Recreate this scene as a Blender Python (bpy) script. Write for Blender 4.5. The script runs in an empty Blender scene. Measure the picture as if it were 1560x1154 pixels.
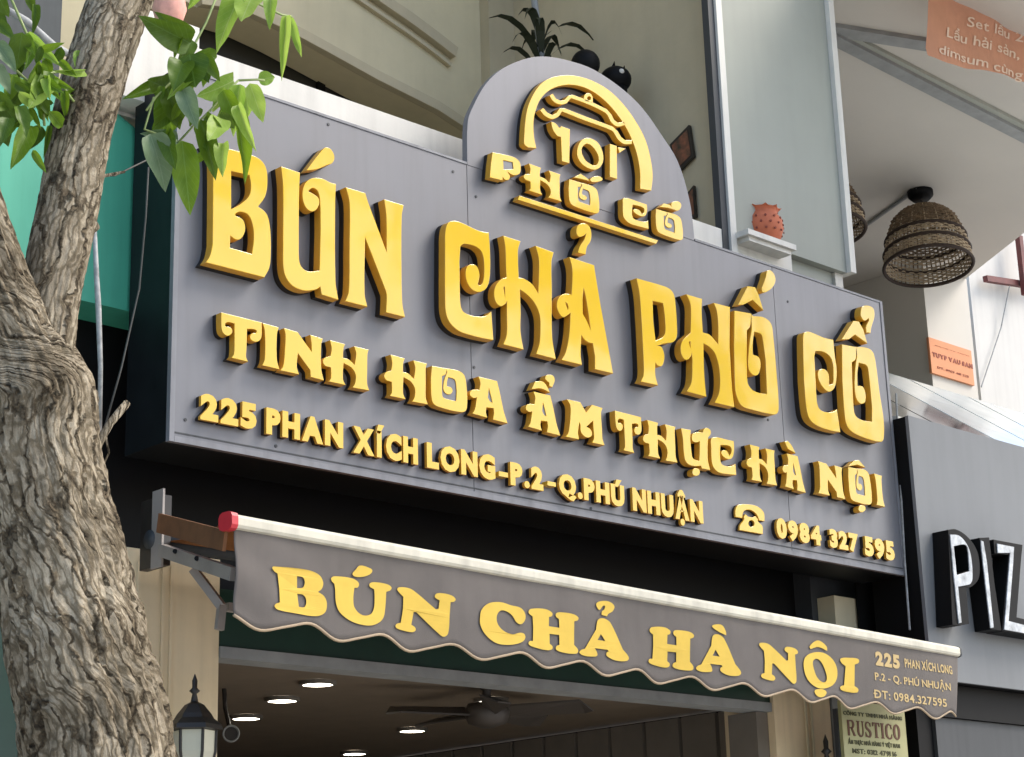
import bpy, bmesh, math, random
from mathutils import Vector, Matrix, noise
from mathutils.geometry import tessellate_polygon
R=math.radians
SC=bpy.context.scene; COL=SC.collection
random.seed(7)

# ---------------------------------------------------------------- camera
FPX=2926.915; PW,PH=1560.,1154.; CX,CY=780.,577.
CAMLOC=Vector((0,-5.76,1.6))
def _basis():
    vh=Vector((4041.536-CX,-(1366.225-CY),-FPX)); vv=Vector((496.306-CX,-(-9105.355-CY),-FPX))
    X=vh.normalized(); Z=vv.normalized()
    if Z.y<0: Z=-Z
    Y=Z.cross(X)
    return Matrix((X,Y,Z))          # world = M @ cam
CM=_basis()
cd=bpy.data.cameras.new('camera'); cam=bpy.data.objects.new('camera',cd); COL.objects.link(cam)
cd.sensor_width=36; cd.lens=FPX/PW*36; cd.clip_start=.05; cd.clip_end=400
cam.matrix_world=Matrix.Translation(CAMLOC)@CM.to_4x4()
SC.camera=cam

# ---------------------------------------------------------------- light
SUN=Vector((1.15,-.85,1.5)).normalized()
w=bpy.data.worlds.new('World'); SC.world=w; w.use_nodes=True
nt=w.node_tree; bg=nt.nodes['Background']; sky=nt.nodes.new('ShaderNodeTexSky')
sky.sky_type='NISHITA'; sky.sun_disc=False; sky.sun_elevation=math.asin(SUN.z); sky.sun_rotation=math.atan2(SUN.x,SUN.y)
sky.air_density=1.0; sky.dust_density=2.6; sky.ozone_density=1.0
nt.links.new(sky.outputs[0],bg.inputs[0]); bg.inputs[1].default_value=.15
sd=bpy.data.lights.new('sun','SUN'); sd.energy=1.0; sd.angle=R(22); sd.color=(1,.95,.87)
so=bpy.data.objects.new('sun',sd); COL.objects.link(so); so.rotation_euler=SUN.to_track_quat('Z','Y').to_euler(); so.location=(8,-12,12)
SC.view_settings.view_transform='Standard'; SC.view_settings.look='None'; SC.view_settings.gamma=1
SC.view_settings.exposure=1.2
SC.view_settings.use_curve_mapping=False

# ---------------------------------------------------------------- measuring helpers (photo pixel -> point on a real plane)
def ray(px,py): return CM@Vector((px-CX,-(py-CY),-FPX))
def W(px,py,y=0.): r=ray(px,py); return CAMLOC+r*((y-CAMLOC.y)/r.y)
def WZ(px,py,z): r=ray(px,py); return CAMLOC+r*((z-CAMLOC.z)/r.z)
def WX(px,py,x): r=ray(px,py); return CAMLOC+r*((x-CAMLOC.x)/r.x)
def WP(px,py,p,n): r=ray(px,py); return CAMLOC+r*((p-CAMLOC).dot(n)/r.dot(n))

# ---------------------------------------------------------------- materials
MATS={}
def mat(name,c,rough=.6,var=.0,scale=6,bump=0,bscale=60,metal=0,coat=0,streak=0,emit=0,trans=0,spec=.5,wave=0,stretch=(1,1,1),alpha=1,subs=0,c2=None,sscale=2.5):
    if name in MATS: return MATS[name]
    m=bpy.data.materials.new(name); m.use_nodes=True; MATS[name]=m
    n=m.node_tree.nodes; l=m.node_tree.links; b=n['Principled BSDF']
    b.inputs['Roughness'].default_value=rough; b.inputs['Metallic'].default_value=metal
    b.inputs['Coat Weight'].default_value=coat; b.inputs['Coat Roughness'].default_value=.08
    b.inputs['Specular IOR Level'].default_value=spec
    b.inputs['Transmission Weight'].default_value=trans; b.inputs['Alpha'].default_value=alpha
    col=(*c,1)
    b.inputs['Base Color'].default_value=col
    tc=n.new('ShaderNodeTexCoord'); mp=n.new('ShaderNodeMapping'); mp.inputs['Scale'].default_value=stretch
    geo=n.new('ShaderNodeNewGeometry')
    l.new(geo.outputs['Position'],mp.inputs[0])
    out=None
    if var or c2:
        t=n.new('ShaderNodeTexNoise'); t.inputs['Scale'].default_value=scale; t.inputs['Detail'].default_value=6; t.inputs['Roughness'].default_value=.6
        l.new(mp.outputs[0],t.inputs[0])
        r=n.new('ShaderNodeValToRGB'); r.color_ramp.elements[0].position=.3; r.color_ramp.elements[1].position=.7
        d=c2 if c2 else tuple(x*(1-var) for x in c); e=c if c2 else tuple(min(1,x*(1+var)) for x in c)
        r.color_ramp.elements[0].color=(*d,1); r.color_ramp.elements[1].color=(*e,1)
        l.new(t.outputs[0],r.inputs[0]); out=r.outputs[0]
    if streak:
        mp2=n.new('ShaderNodeMapping'); mp2.inputs['Scale'].default_value=(7,7,.45)
        l.new(geo.outputs['Position'],mp2.inputs[0])
        t=n.new('ShaderNodeTexNoise'); t.inputs['Scale'].default_value=sscale; t.inputs['Detail'].default_value=5
        l.new(mp2.outputs[0],t.inputs[0])
        r=n.new('ShaderNodeValToRGB'); r.color_ramp.elements[0].position=.28; r.color_ramp.elements[1].position=.55
        v=1-streak; r.color_ramp.elements[0].color=(v,v,v,1); r.color_ramp.elements[1].color=(1,1,1,1)
        l.new(t.outputs[0],r.inputs[0])
        mx=n.new('ShaderNodeMixRGB'); mx.blend_type='MULTIPLY'; mx.inputs[0].default_value=1
        if out: l.new(out,mx.inputs[1])
        else: mx.inputs[1].default_value=col
        l.new(r.outputs[0],mx.inputs[2]); out=mx.outputs[0]
        rr=n.new('ShaderNodeMapRange'); rr.inputs[3].default_value=min(1,rough+.2); rr.inputs[4].default_value=rough
        l.new(t.outputs[0],rr.inputs[0]); l.new(rr.outputs[0],b.inputs['Roughness'])
    if out: l.new(out,b.inputs['Base Color'])
    if bump or wave:
        t=n.new('ShaderNodeTexNoise'); t.inputs['Scale'].default_value=bscale; t.inputs['Detail'].default_value=5 if not wave else 1
        l.new(mp.outputs[0],t.inputs[0]); bp=n.new('ShaderNodeBump'); bp.inputs['Strength'].default_value=bump or wave; bp.inputs['Distance'].default_value=.01 if bump else .05
        l.new(t.outputs[0],bp.inputs['Height']); l.new(bp.outputs[0],b.inputs['Normal'])
        if coat: l.new(bp.outputs[0],b.inputs['Coat Normal'])
    if emit:
        b.inputs['Emission Color'].default_value=col; b.inputs['Emission Strength'].default_value=emit
    if subs:
        # thin leaf: part of the light passes through
        tr=n.new('ShaderNodeBsdfTranslucent'); 
        if out: l.new(out,tr.inputs[0])
        else: tr.inputs[0].default_value=col
        ms=n.new('ShaderNodeMixShader'); ms.inputs[0].default_value=subs
        l.new(b.outputs[0],ms.inputs[1]); l.new(tr.outputs[0],ms.inputs[2]); l.new(ms.outputs[0],n['Material Output'].inputs[0])
    return m
YEL=mat('letter_yellow',(.70,.45,.020),.16,coat=.45,spec=.4,wave=.13,bscale=4,var=.03,scale=2)
YELS=mat('letter_yellow_side',(.62,.33,.03),.4,spec=.35,var=.08,scale=9)
SHADB=mat('letter_shadow_slab',(.012,.010,.008),.7)  # black slab behind each letter, standing in for its shadow on the panel
PANEL=mat('sign_panel_grey',(.158,.160,.172),.27,spec=.5,var=.06,scale=1.3,streak=.09,bump=.02,bscale=5)
TRIM=mat('sign_trim_grey',(.19,.195,.21),.45,var=.12,scale=8,streak=.2)
SIDE=mat('sign_side_black',(.006,.008,.009),.5,spec=.3,var=.3,scale=10)
WHITE=mat('white_paint',(.70,.675,.60),.6,var=.05,scale=4,streak=.12,bump=.05)
CREAM=mat('cream_wall',(.74,.60,.38),.75,var=.07,scale=3,streak=.12,bump=.08,bscale=40)
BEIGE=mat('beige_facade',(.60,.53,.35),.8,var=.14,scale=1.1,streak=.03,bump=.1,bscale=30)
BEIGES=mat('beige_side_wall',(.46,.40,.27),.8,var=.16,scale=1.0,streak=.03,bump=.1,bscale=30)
GGREEN=mat('grey_green_column',(.345,.355,.30),.6,var=.07,scale=.9,streak=.015)
SOFF=mat('grey_soffit',(.56,.53,.465),.7,var=.04,scale=1)
BEAMG=mat('beam_grey',(.26,.27,.26),.6,var=.15,scale=8)
DARKW=mat('dark_window',(.02,.019,.015),.35,var=.3,scale=3)
BLACK=mat('matt_black',(.005,.005,.005),.6,spec=.15)
TEAL=mat('teal_board',(.06,.37,.24),.45,var=.08,scale=2,streak=.1)
DGREEN=mat('dark_green_panel',(.006,.035,.022),.5,var=.15)
GRAY2=mat('neighbour_sign_grey',(.17,.178,.182),.4,spec=.35,var=.07,scale=1.1,streak=.03)
GRAYD=mat('dark_grey_cladding',(.04,.044,.047),.5,var=.08,scale=3,streak=.1)
CLOTH=mat('awning_cloth',(.135,.118,.104),.85,var=.14,scale=3,streak=.05,bump=.25,bscale=600)
CLOTHU=mat('awning_underside',(.30,.11,.02),.8,var=.15,scale=4,bump=.2,bscale=500,subs=.25)
PRINTY=mat('print_yellow',(.66,.45,.08),.8,spec=.2,var=.06,scale=12)
PRINTW=mat('print_cream',(.50,.36,.15),.7)
PIPING=mat('awning_piping',(.40,.30,.19),.7,var=.1)
BARW=mat('awning_bar_cream',(.62,.58,.46),.5,var=.10,scale=7,streak=.2)
ALU=mat('aluminium',(.30,.27,.24),.5,metal=.2,var=.15)
RED=mat('red_cap',(.55,.03,.04),.4)
LANT=mat('lantern_metal',(.022,.018,.014),.45,var=.3,scale=20)
LGLASS=mat('lantern_frosted_glass',(.50,.48,.36),.3,var=.06,spec=.7)
CEIL=mat('room_ceiling',(.20,.155,.105),.8,var=.08)
SLAT=mat('room_slats',(.17,.15,.12),.7,var=.1)
LIT=mat('lit_lamp',(1,.93,.78),.5,emit=7)
WICK=mat('wicker',(.17,.115,.065),.8,var=.35,scale=25)
WICKD=mat('wicker_dark',(.035,.02,.012),.8)
WICKL=mat('wicker_light',(.40,.31,.20),.8,var=.2,scale=30)
TERRA=mat('terracotta',(.52,.14,.06),.7,var=.12,scale=12)
TERRAD=mat('terracotta_dark',(.22,.05,.03),.8)
ORANGE=mat('orange_banner',(.70,.34,.21),.8,var=.07,scale=4,subs=.25)
BANT=mat('banner_print',(.82,.62,.47),.8)
PLATE=mat('olive_plate',(.35,.34,.16),.6,var=.1,scale=9)
PLT=mat('plate_brown_text',(.10,.035,.015),.7)
PLT2=mat('plate_dark_text',(.05,.05,.012),.7)
ORS=mat('orange_notice',(.66,.27,.12),.7,var=.05)
ORT=mat('notice_text',(.28,.06,.03),.7)
RWOOD=mat('red_timber',(.13,.03,.025),.6,var=.3,scale=14)
CHROME=mat('channel_white',(.42,.44,.45),.3,var=.45,scale=22)
GLASSC=mat('canopy_glare',(.60,.64,.62),.08,var=.1,scale=3,spec=.8)  # pale opaque colour carries the white glare on the glass
GLASSD=mat('dark_glass',(.02,.028,.027),.06,spec=.8)
CABLE=mat('grey_cable',(.28,.29,.28),.6,var=.4,scale=30)
CABLED=mat('dark_cable',(.04,.04,.035),.6)
PLANTD=mat('dark_plant',(.02,.028,.012),.6,subs=.15)
GROUND=mat('pale_concrete_road',(.40,.39,.37),.9,var=.2,scale=2,bump=.3,bscale=80)
PAVE=mat('pavement',(.46,.44,.40),.85,var=.15,scale=3,bump=.2,bscale=40)
def leaf_mat(name,c,c2,vein,tr):
    m=bpy.data.materials.new(name); m.use_nodes=True; n=m.node_tree.nodes; l=m.node_tree.links; b=n['Principled BSDF']
    b.inputs['Roughness'].default_value=.42; b.inputs['Specular IOR Level'].default_value=.28
    tc=n.new('ShaderNodeTexCoord'); sp=n.new('ShaderNodeSeparateXYZ'); l.new(tc.outputs['Object'],sp.inputs[0])
    geo=n.new('ShaderNodeNewGeometry'); t=n.new('ShaderNodeTexNoise'); t.inputs['Scale'].default_value=28; t.inputs['Detail'].default_value=5; l.new(geo.outputs['Position'],t.inputs[0])
    oi=n.new('ShaderNodeObjectInfo')
    def mth(op,a,b_=None,clamp=False):
        q=n.new('ShaderNodeMath'); q.operation=op; q.use_clamp=clamp
        for i,x in enumerate((a,b_)):
            if x is None: continue
            if isinstance(x,(int,float)): q.inputs[i].default_value=x
            else: l.new(x,q.inputs[i])
        return q.outputs[0]
    ax=mth('ABSOLUTE',sp.outputs[0]); rib=mth('LESS_THAN',ax,.014)
    ph=mth('SUBTRACT',mth('MULTIPLY',sp.outputs[1],7.5),mth('MULTIPLY',ax,7.0)); fr=mth('FRACT',ph); vn=mth('LESS_THAN',fr,.09)
    vm=mth('MAXIMUM',rib,mth('MULTIPLY',vn,.55))
    f=mth('ADD',mth('MULTIPLY',t.outputs[0],.8),mth('MULTIPLY',oi.outputs['Random'],.45)); 
    r=n.new('ShaderNodeValToRGB'); r.color_ramp.elements[0].position=.3; r.color_ramp.elements[0].color=(*c2,1); r.color_ramp.elements[1].position=.85; r.color_ramp.elements[1].color=(*c,1); l.new(f,r.inputs[0])
    mx=n.new('ShaderNodeMixRGB'); l.new(mth('MULTIPLY',vm,.6),mx.inputs[0]); l.new(r.outputs[0],mx.inputs[1]); mx.inputs[2].default_value=(*vein,1)
    l.new(mx.outputs[0],b.inputs['Base Color'])
    bp=n.new('ShaderNodeBump'); bp.inputs['Strength'].default_value=.5; bp.inputs['Distance'].default_value=.004; bp.invert=True; l.new(vm,bp.inputs['Height']); l.new(bp.outputs[0],b.inputs['Normal'])
    T=n.new('ShaderNodeBsdfTranslucent'); l.new(mx.outputs[0],T.inputs[0]); ms=n.new('ShaderNodeMixShader'); ms.inputs[0].default_value=tr
    l.new(b.outputs[0],ms.inputs[1]); l.new(T.outputs[0],ms.inputs[2]); l.new(ms.outputs[0],n['Material Output'].inputs[0]); return m
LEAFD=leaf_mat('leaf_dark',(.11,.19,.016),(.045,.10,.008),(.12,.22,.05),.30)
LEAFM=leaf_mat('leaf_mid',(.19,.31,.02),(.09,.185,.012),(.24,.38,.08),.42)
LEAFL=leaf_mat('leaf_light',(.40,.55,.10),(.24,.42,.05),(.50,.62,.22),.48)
LEAFP=leaf_mat('leaf_pale_underside',(.20,.28,.16),(.12,.20,.09),(.26,.34,.20),.3)
STEM=mat('leaf_stalk',(.25,.32,.10),.5)
# bark: ridged, colour changing along the grain
def bark_mat():
    m=bpy.data.materials.new('bark'); m.use_nodes=True; n=m.node_tree.nodes; l=m.node_tree.links; b=n['Principled BSDF']
    b.inputs['Roughness'].default_value=.92; b.inputs['Specular IOR Level'].default_value=.15
    uv=n.new('ShaderNodeUVMap'); uv.uv_map='grain'; geo=n.new('ShaderNodeNewGeometry')
    def noi(src,sc,det,ro=.6,vec=None):
        t=n.new('ShaderNodeTexNoise'); t.inputs['Scale'].default_value=sc; t.inputs['Detail'].default_value=det; t.inputs['Roughness'].default_value=ro
        l.new(src,t.inputs[0]); return t
    def mapp(sc):
        mp=n.new('ShaderNodeMapping'); mp.inputs['Scale'].default_value=sc; l.new(uv.outputs[0],mp.inputs[0]); return mp
    dis=noi(geo.outputs['Position'],11,4)
    def voro(sc,amt):
        mp=mapp(sc); ad=n.new('ShaderNodeVectorMath'); ad.operation='MULTIPLY_ADD'; l.new(dis.outputs['Color'],ad.inputs[0]); ad.inputs[1].default_value=(amt,amt*.8,0); l.new(mp.outputs[0],ad.inputs[2])
        v=n.new('ShaderNodeTexVoronoi'); v.voronoi_dimensions='2D'; v.feature='DISTANCE_TO_EDGE'; v.inputs['Scale'].default_value=1; l.new(ad.outputs[0],v.inputs['Vector']); return v
    v1=voro((21,4.0,1),1.7); v2=voro((62,15,1),2.6)
    gr=noi(mapp((95,10,1)).outputs[0],1,8,.7)
    big=noi(geo.outputs['Position'],5,5); fine=noi(geo.outputs['Position'],70,6,.7)
    def mth(op,a,b=None,clamp=False):
        q=n.new('ShaderNodeMath'); q.operation=op; q.use_clamp=clamp
        for i,x in enumerate((a,b)):
            if x is None: continue
            if isinstance(x,(int,float)): q.inputs[i].default_value=x
            else: l.new(x,q.inputs[i])
        return q.outputs[0]
    c1=mth('MULTIPLY',v1.outputs['Distance'],13,True); c2=mth('MULTIPLY',v2.outputs['Distance'],5,True)
    h=mth('ADD',mth('MULTIPLY',c1,.36),mth('ADD',mth('MULTIPLY',c2,.15),mth('ADD',mth('MULTIPLY',gr.outputs[0],.50),mth('MULTIPLY',fine.outputs[0],.34))))
    r=n.new('ShaderNodeValToRGB'); e=r.color_ramp.elements
    e[0].position=.38; e[0].color=(.04,.032,.022,1); e[1].position=1.0; e[1].color=(.50,.44,.34,1)
    x=e.new(.62); x.color=(.13,.105,.072,1); x=e.new(.84); x.color=(.22,.185,.13,1)
    l.new(h,r.inputs[0])
    r2=n.new('ShaderNodeValToRGB'); r2.color_ramp.elements[0].position=.36; r2.color_ramp.elements[1].position=.66
    r2.color_ramp.elements[0].color=(.50,.47,.42,1); r2.color_ramp.elements[1].color=(1.12,1.1,1.05,1); l.new(big.outputs[0],r2.inputs[0])
    mx=n.new('ShaderNodeMixRGB'); mx.blend_type='MULTIPLY'; mx.inputs[0].default_value=1
    l.new(r.outputs[0],mx.inputs[1]); l.new(r2.outputs[0],mx.inputs[2]); l.new(mx.outputs[0],b.inputs['Base Color'])
    bp=n.new('ShaderNodeBump'); bp.inputs['Strength'].default_value=1; bp.inputs['Distance'].default_value=.011
    l.new(h,bp.inputs['Height']); l.new(bp.outputs[0],b.inputs['Normal'])
    return m
BARK=bark_mat()

# ---------------------------------------------------------------- object helpers
def tag(o,label=None,cat=None,group=None,kind=None):
    if label: o['label']=label
    if cat: o['category']=cat
    if group: o['group']=group
    if kind: o['kind']=kind
    return o
def thing(name,label,cat,loc=(0,0,0),group=None):
    o=bpy.data.objects.new(name,None); COL.objects.link(o); o.location=loc; o.empty_display_size=.1
    bpy.context.view_layer.update()
    return tag(o,label,cat,group)
class MB:
    def __init__(s): s.v=[]; s.f=[]; s.m=[]; s.mats=[]
    def mi(s,m):
        if m not in s.mats: s.mats.append(m)
        return s.mats.index(m)
    def add(s,v,f,m):
        k=len(s.v); i=s.mi(m); s.v+=[Vector(p) for p in v]; s.f+=[tuple(q+k for q in g) for g in f]; s.m+=[i]*len(f); return s
    def box(s,x0,x1,y0,y1,z0,z1,m):
        v=[(x,y,z) for x in (x0,x1) for y in (y0,y1) for z in (z0,z1)]
        return s.add(v,[(0,1,3,2),(4,6,7,5),(0,4,5,1),(2,3,7,6),(0,2,6,4),(1,5,7,3)],m)
    def quad(s,a,b,c,d,m): return s.add([a,b,c,d],[(0,1,2,3)],m)
    def tube(s,pts,r,m,seg=8,cap=True,closed=False):
        pts=[Vector(p) for p in pts]; n=len(pts); rr=r if isinstance(r,(list,tuple)) else [r]*n; v=[];f=[]
        up=None
        for i,p in enumerate(pts):
            a=pts[(i-1)%n] if closed else pts[max(i-1,0)]; b=pts[(i+1)%n] if closed else pts[min(i+1,n-1)]
            t=(b-a).normalized()
            if up is None:
                up=Vector((0,0,1)) if abs(t.z)<.9 else Vector((1,0,0))
            e=t.cross(up).normalized(); g=e.cross(t).normalized(); up=g
            for k in range(seg):
                th=2*math.pi*k/seg; v.append(p+(e*math.cos(th)+g*math.sin(th))*rr[i])
        for i in range(n if closed else n-1):
            j=(i+1)%n
            for k in range(seg):
                f.append((i*seg+k,i*seg+(k+1)%seg,j*seg+(k+1)%seg,j*seg+k))
        if cap and not closed: f.append(tuple(range(seg))[::-1]); f.append(tuple((n-1)*seg+k for k in range(seg)))
        return s.add(v,f,m)
    def lathe(s,prof,c,m,seg=24,cap=False,phase=0,sy=1):
        v=[];f=[];c=Vector(c)
        for (r,z) in prof:
            for k in range(seg):
                th=2*math.pi*k/seg+phase; v.append(c+Vector((r*math.cos(th),r*sy*math.sin(th),z)))
        for i in range(len(prof)-1):
            for k in range(seg):
                f.append((i*seg+k,i*seg+(k+1)%seg,(i+1)*seg+(k+1)%seg,(i+1)*seg+k))
        if cap: f.append(tuple(range(seg))[::-1]); f.append(tuple((len(prof)-1)*seg+k for k in range(seg)))
        return s.add(v,f,m)
    def build(s,name,parent=None,smooth=False,kind=None,label=None):
        if not s.v: return None
        lo=Vector([min(p[i] for p in s.v) for i in range(3)]); hi=Vector([max(p[i] for p in s.v) for i in range(3)])
        c=(lo+hi)/2; c.z=lo.z
        me=bpy.data.meshes.new(name); me.from_pydata([p-c for p in s.v],[],s.f)
        for m in s.mats: me.materials.append(m)
        me.polygons.foreach_set('material_index',s.m)
        if smooth: me.polygons.foreach_set('use_smooth',[True]*len(s.f))
        me.update()
        o=bpy.data.objects.new(name,me); COL.objects.link(o); o.location=c
        if parent:
            o.parent=parent; q=parent; off=Vector(c)
            while q: off-=q.location; q=q.parent
            o.location=off
        if kind: o['kind']=kind
        if label: o['label']=label
        return o
def fixn(o):
    bm=bmesh.new(); bm.from_mesh(o.data); bmesh.ops.recalc_face_normals(bm,faces=bm.faces); bm.to_mesh(o.data); bm.free(); return o

# ---------------------------------------------------------------- outlines
def parse(sx):
    out=[]
    for c in sx.split('|'):
        pts=[]
        for t in c.split():
            sm=t.endswith('s'); a,b=t.rstrip('s').split(','); pts.append((float(a),float(b),sm))
        out.append(pts)
    return out
def smooth(pts,sub=5):
    n=len(pts); res=[]
    for i in range(n):
        p0,p1,p2,p3=pts[i-1],pts[i],pts[(i+1)%n],pts[(i+2)%n]
        a=Vector(p1[:2]); b=Vector(p2[:2]); L=(b-a).length
        if not p1[2] and not p2[2]: res.append(a); continue
        ma=(Vector(p2[:2])-Vector(p0[:2])).normalized()*L if p1[2] else (b-a)
        mb=(Vector(p3[:2])-Vector(p1[:2])).normalized()*L if p2[2] else (b-a)
        for k in range(sub):
            t=k/sub; t2=t*t; t3=t2*t
            res.append(a*(2*t3-3*t2+1)+ma*(t3-2*t2+t)+b*(-2*t3+3*t2)+mb*(t3-t2))
    return res
def spx(sx,x0,y0,s): return [[(x0+p.x/s,y0+p.y/s) for p in smooth(c)] for c in parse(sx)]
def stroke(pts,wd):
    P=[Vector(p) for p in pts]; L=[];Rr=[]
    for i,p in enumerate(P):
        t=(P[min(i+1,len(P)-1)]-P[max(i-1,0)]).normalized(); nrm=Vector((-t.y,t.x))*wd/2
        L.append(p+nrm); Rr.append(p-nrm)
    return ' '.join('%.1f,%.1fs'%(q.x,q.y) if 0<i<len(L)-1 else '%.1f,%.1f'%(q.x,q.y) for i,q in enumerate(L))+' '+' '.join('%.1f,%.1f'%(q.x,q.y) for q in reversed(Rr))
def curve_mesh(contours,depth,bevel=0.0,offset=0.0):
    """2-D outlines (u,v) -> bevelled slab, local z from 0 to depth"""
    cu=bpy.data.curves.new('c','CURVE'); cu.dimensions='2D'; cu.fill_mode='BOTH'
    for c in contours:
        sp=cu.splines.new('POLY'); sp.points.add(len(c)-1); sp.use_cyclic_u=True
        for i,p in enumerate(c): sp.points[i].co=(p[0],p[1],0,1)
    cu.extrude=max(depth/2-bevel,0); cu.bevel_depth=bevel; cu.bevel_resolution=1; cu.offset=-bevel+offset
    ob=bpy.data.objects.new('c',cu); me=ob.to_mesh()
    v=[Vector((p.co.x,p.co.y,p.co.z+depth/2)) for p in me.vertices]; f=[tuple(p.vertices) for p in me.polygons]
    nz=[p.normal.z for p in me.polygons]
    ob.to_mesh_clear(); bpy.data.objects.remove(ob); bpy.data.curves.remove(cu)
    return v,f,nz
def raise_(mb,contours,y0,depth,mf,ms,bevel=.0015,offset=0):
    """outlines in sign metres (x,z), slab standing out from plane y0 towards the street"""
    v,f,nz=curve_mesh(contours,depth,bevel,offset)
    vv=[(p.x,y0-p.z,p.y) for p in v]
    ff=[g for g,q in zip(f,nz) if q>.9]; fs=[g for g,q in zip(f,nz) if q<=.9]
    mb.add(vv,ff,mf); mb.add(vv,fs,ms)
def flat(contours,y=0): return [[(W(p[0],p[1],y).x,W(p[0],p[1],y).z) for p in c] for c in contours]

def text_outline(txt,bold=.03,size=1.):
    """glyph meshes of the built-in font, one per character, packed; returns list of (verts,faces,x0,x1)"""
    res=[]; x=0
    for ch in txt:
        if ch==' ': x+=.28; continue
        cu=bpy.data.curves.new('t','FONT'); cu.body='D' if ch=='Đ' else ch; cu.size=1; cu.offset=bold; cu.fill_mode='FRONT'; cu.resolution_u=3
        ob=bpy.data.objects.new('t',cu); me=ob.to_mesh()
        v=[p.co.copy() for p in me.vertices]; f=[tuple(p.vertices) for p in me.polygons]
        ob.to_mesh_clear(); bpy.data.objects.remove(ob); bpy.data.curves.remove(cu)
        if not v: continue
        a=min(p.x for p in v); b=max(p.x for p in v)
        if ch=='Đ': k=len(v); v+=[Vector(q) for q in ((a-.09,.31,0),(a+.28,.31,0),(a+.28,.42,0),(a-.09,.42,0))]; f.append((k,k+1,k+2,k+3))
        v=[Vector((p.x-a+x,p.y,0)) for p in v]; res.append((ch,v,f,x,x+b-a)); x+=b-a+.075
    return res
CAPH=.727
def fit_text(txt,tl,br,bold=.03):
    """tl,br: (u,v) of cap-top-left and baseline-right; yields per-character (ch,verts2d,faces)"""
    g=text_outline(txt,bold); x1=max(q[4] for q in g); su=(br[0]-tl[0])/x1; sv=(tl[1]-br[1])/(CAPH+bold)
    out=[]
    for ch,v,f,a,b in g: out.append((ch,[(tl[0]+p.x*su,br[1]+(p.y+bold/2)*sv) for p in v],f))
    return out
def slab(mb,v2,f,to3,depth_vec,mf,ms):
    """thin 2-D mesh -> prism"""
    n=len(v2); front=[to3(p)+depth_vec for p in v2]; back=[to3(p) for p in v2]
    cnt={}
    for g in f:
        for i in range(len(g)):
            e=(g[i],g[(i+1)%len(g)]); cnt[e]=cnt.get(e,0)+1
    edges=[e for e in cnt if (e[1],e[0]) not in cnt]
    mb.add(front,f,mf); mb.add(front+back,[(a,b,b+n,a+n) for a,b in edges],ms)

# ================================================================ SETTING
mb=MB(); mb.box(-60,80,-9,-.9+.0,-.3,.12,PAVE); 
g=MB(); g.quad((-150,-150,0),(150,-150,0),(150,150,0),(-150,150,0),GROUND); o=g.build('ground',kind='structure')
g=MB(); g.box(-40,60,-6.6,40,.004,.14,PAVE); o=g.build('pavement',kind='structure')

# ================================================================ SHOP BUILDING BEHIND THE SIGN
bld=thing('restaurant_building','beige restaurant building with arched balcony recess behind the dark grey sign','building',(5.8,2,.14))
YF=2.0; XS=7.36
# facade wall with arched opening
arch_px=[(300,12),(345,18),(380,28),(435,54),(489,83),(567,126),(659,172),(707,203),(735,225)]
AP=[W(a,b,YF) for a,b in arch_px]
zb=5.0
outer=[(2.0,zb),(2.0,9.4),(XS,9.4),(XS,zb)]
hole=[(AP[-1].x,zb)]+[(p.x,p.z) for p in reversed(AP)]+[(AP[0].x-.6,AP[0].z+.12),(AP[0].x-.6,zb)]
poly=[(2.0,zb),(2.0,9.4),(XS,9.4),(XS,zb)]+hole
m=MB(); v,f,nz=curve_mesh([poly],.25); m.add([(p.x,YF+.25-p.z,p.y) for p in v],f,BEIGE); m.build('wall',bld)
# arch trims
def arch_band(off0,off1,depth,mt,pts):
    P=[Vector((p.x,p.z)) for p in pts]; A=[];B=[]
    for i,p in enumerate(P):
        t=(P[min(i+1,len(P)-1)]-P[max(i-1,0)]).normalized(); n_=Vector((-t.y,t.x)); n_=-n_ if n_.y<0 else n_
        A.append(p+n_*off0); B.append(p+n_*off1)
    c=[(q.x,q.y) for q in A]+[(q.x,q.y) for q in reversed(B)]
    m=MB(); v,f,nz=curve_mesh([c],depth,.003); m.add([(p.x,YF-.001-p.z,p.y) for p in v],f,mt); return m
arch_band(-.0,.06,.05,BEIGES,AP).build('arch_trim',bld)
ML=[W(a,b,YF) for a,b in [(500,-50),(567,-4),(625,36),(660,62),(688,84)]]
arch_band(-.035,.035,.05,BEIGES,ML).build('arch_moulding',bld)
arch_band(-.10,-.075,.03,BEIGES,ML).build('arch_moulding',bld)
MB().box(2.0,XS,YF+.26,YF+.30,zb,7.6,DARKW).build('window_glass',bld)
for xx in (5.2,6.1): MB().box(xx,xx+.05,YF+.235,YF+.258,zb,7.2,BLACK).build('window_frame',bld)
# pilaster at the inner corner
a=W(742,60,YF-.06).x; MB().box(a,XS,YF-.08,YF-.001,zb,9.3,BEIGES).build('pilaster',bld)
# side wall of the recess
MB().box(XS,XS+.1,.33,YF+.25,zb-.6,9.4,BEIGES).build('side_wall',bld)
# ceiling of recess, slab above
MB().box(2.0,XS+.1,.2,YF+.25,9.4,9.6,BEIGE).build('upper_slab',bld)
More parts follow.
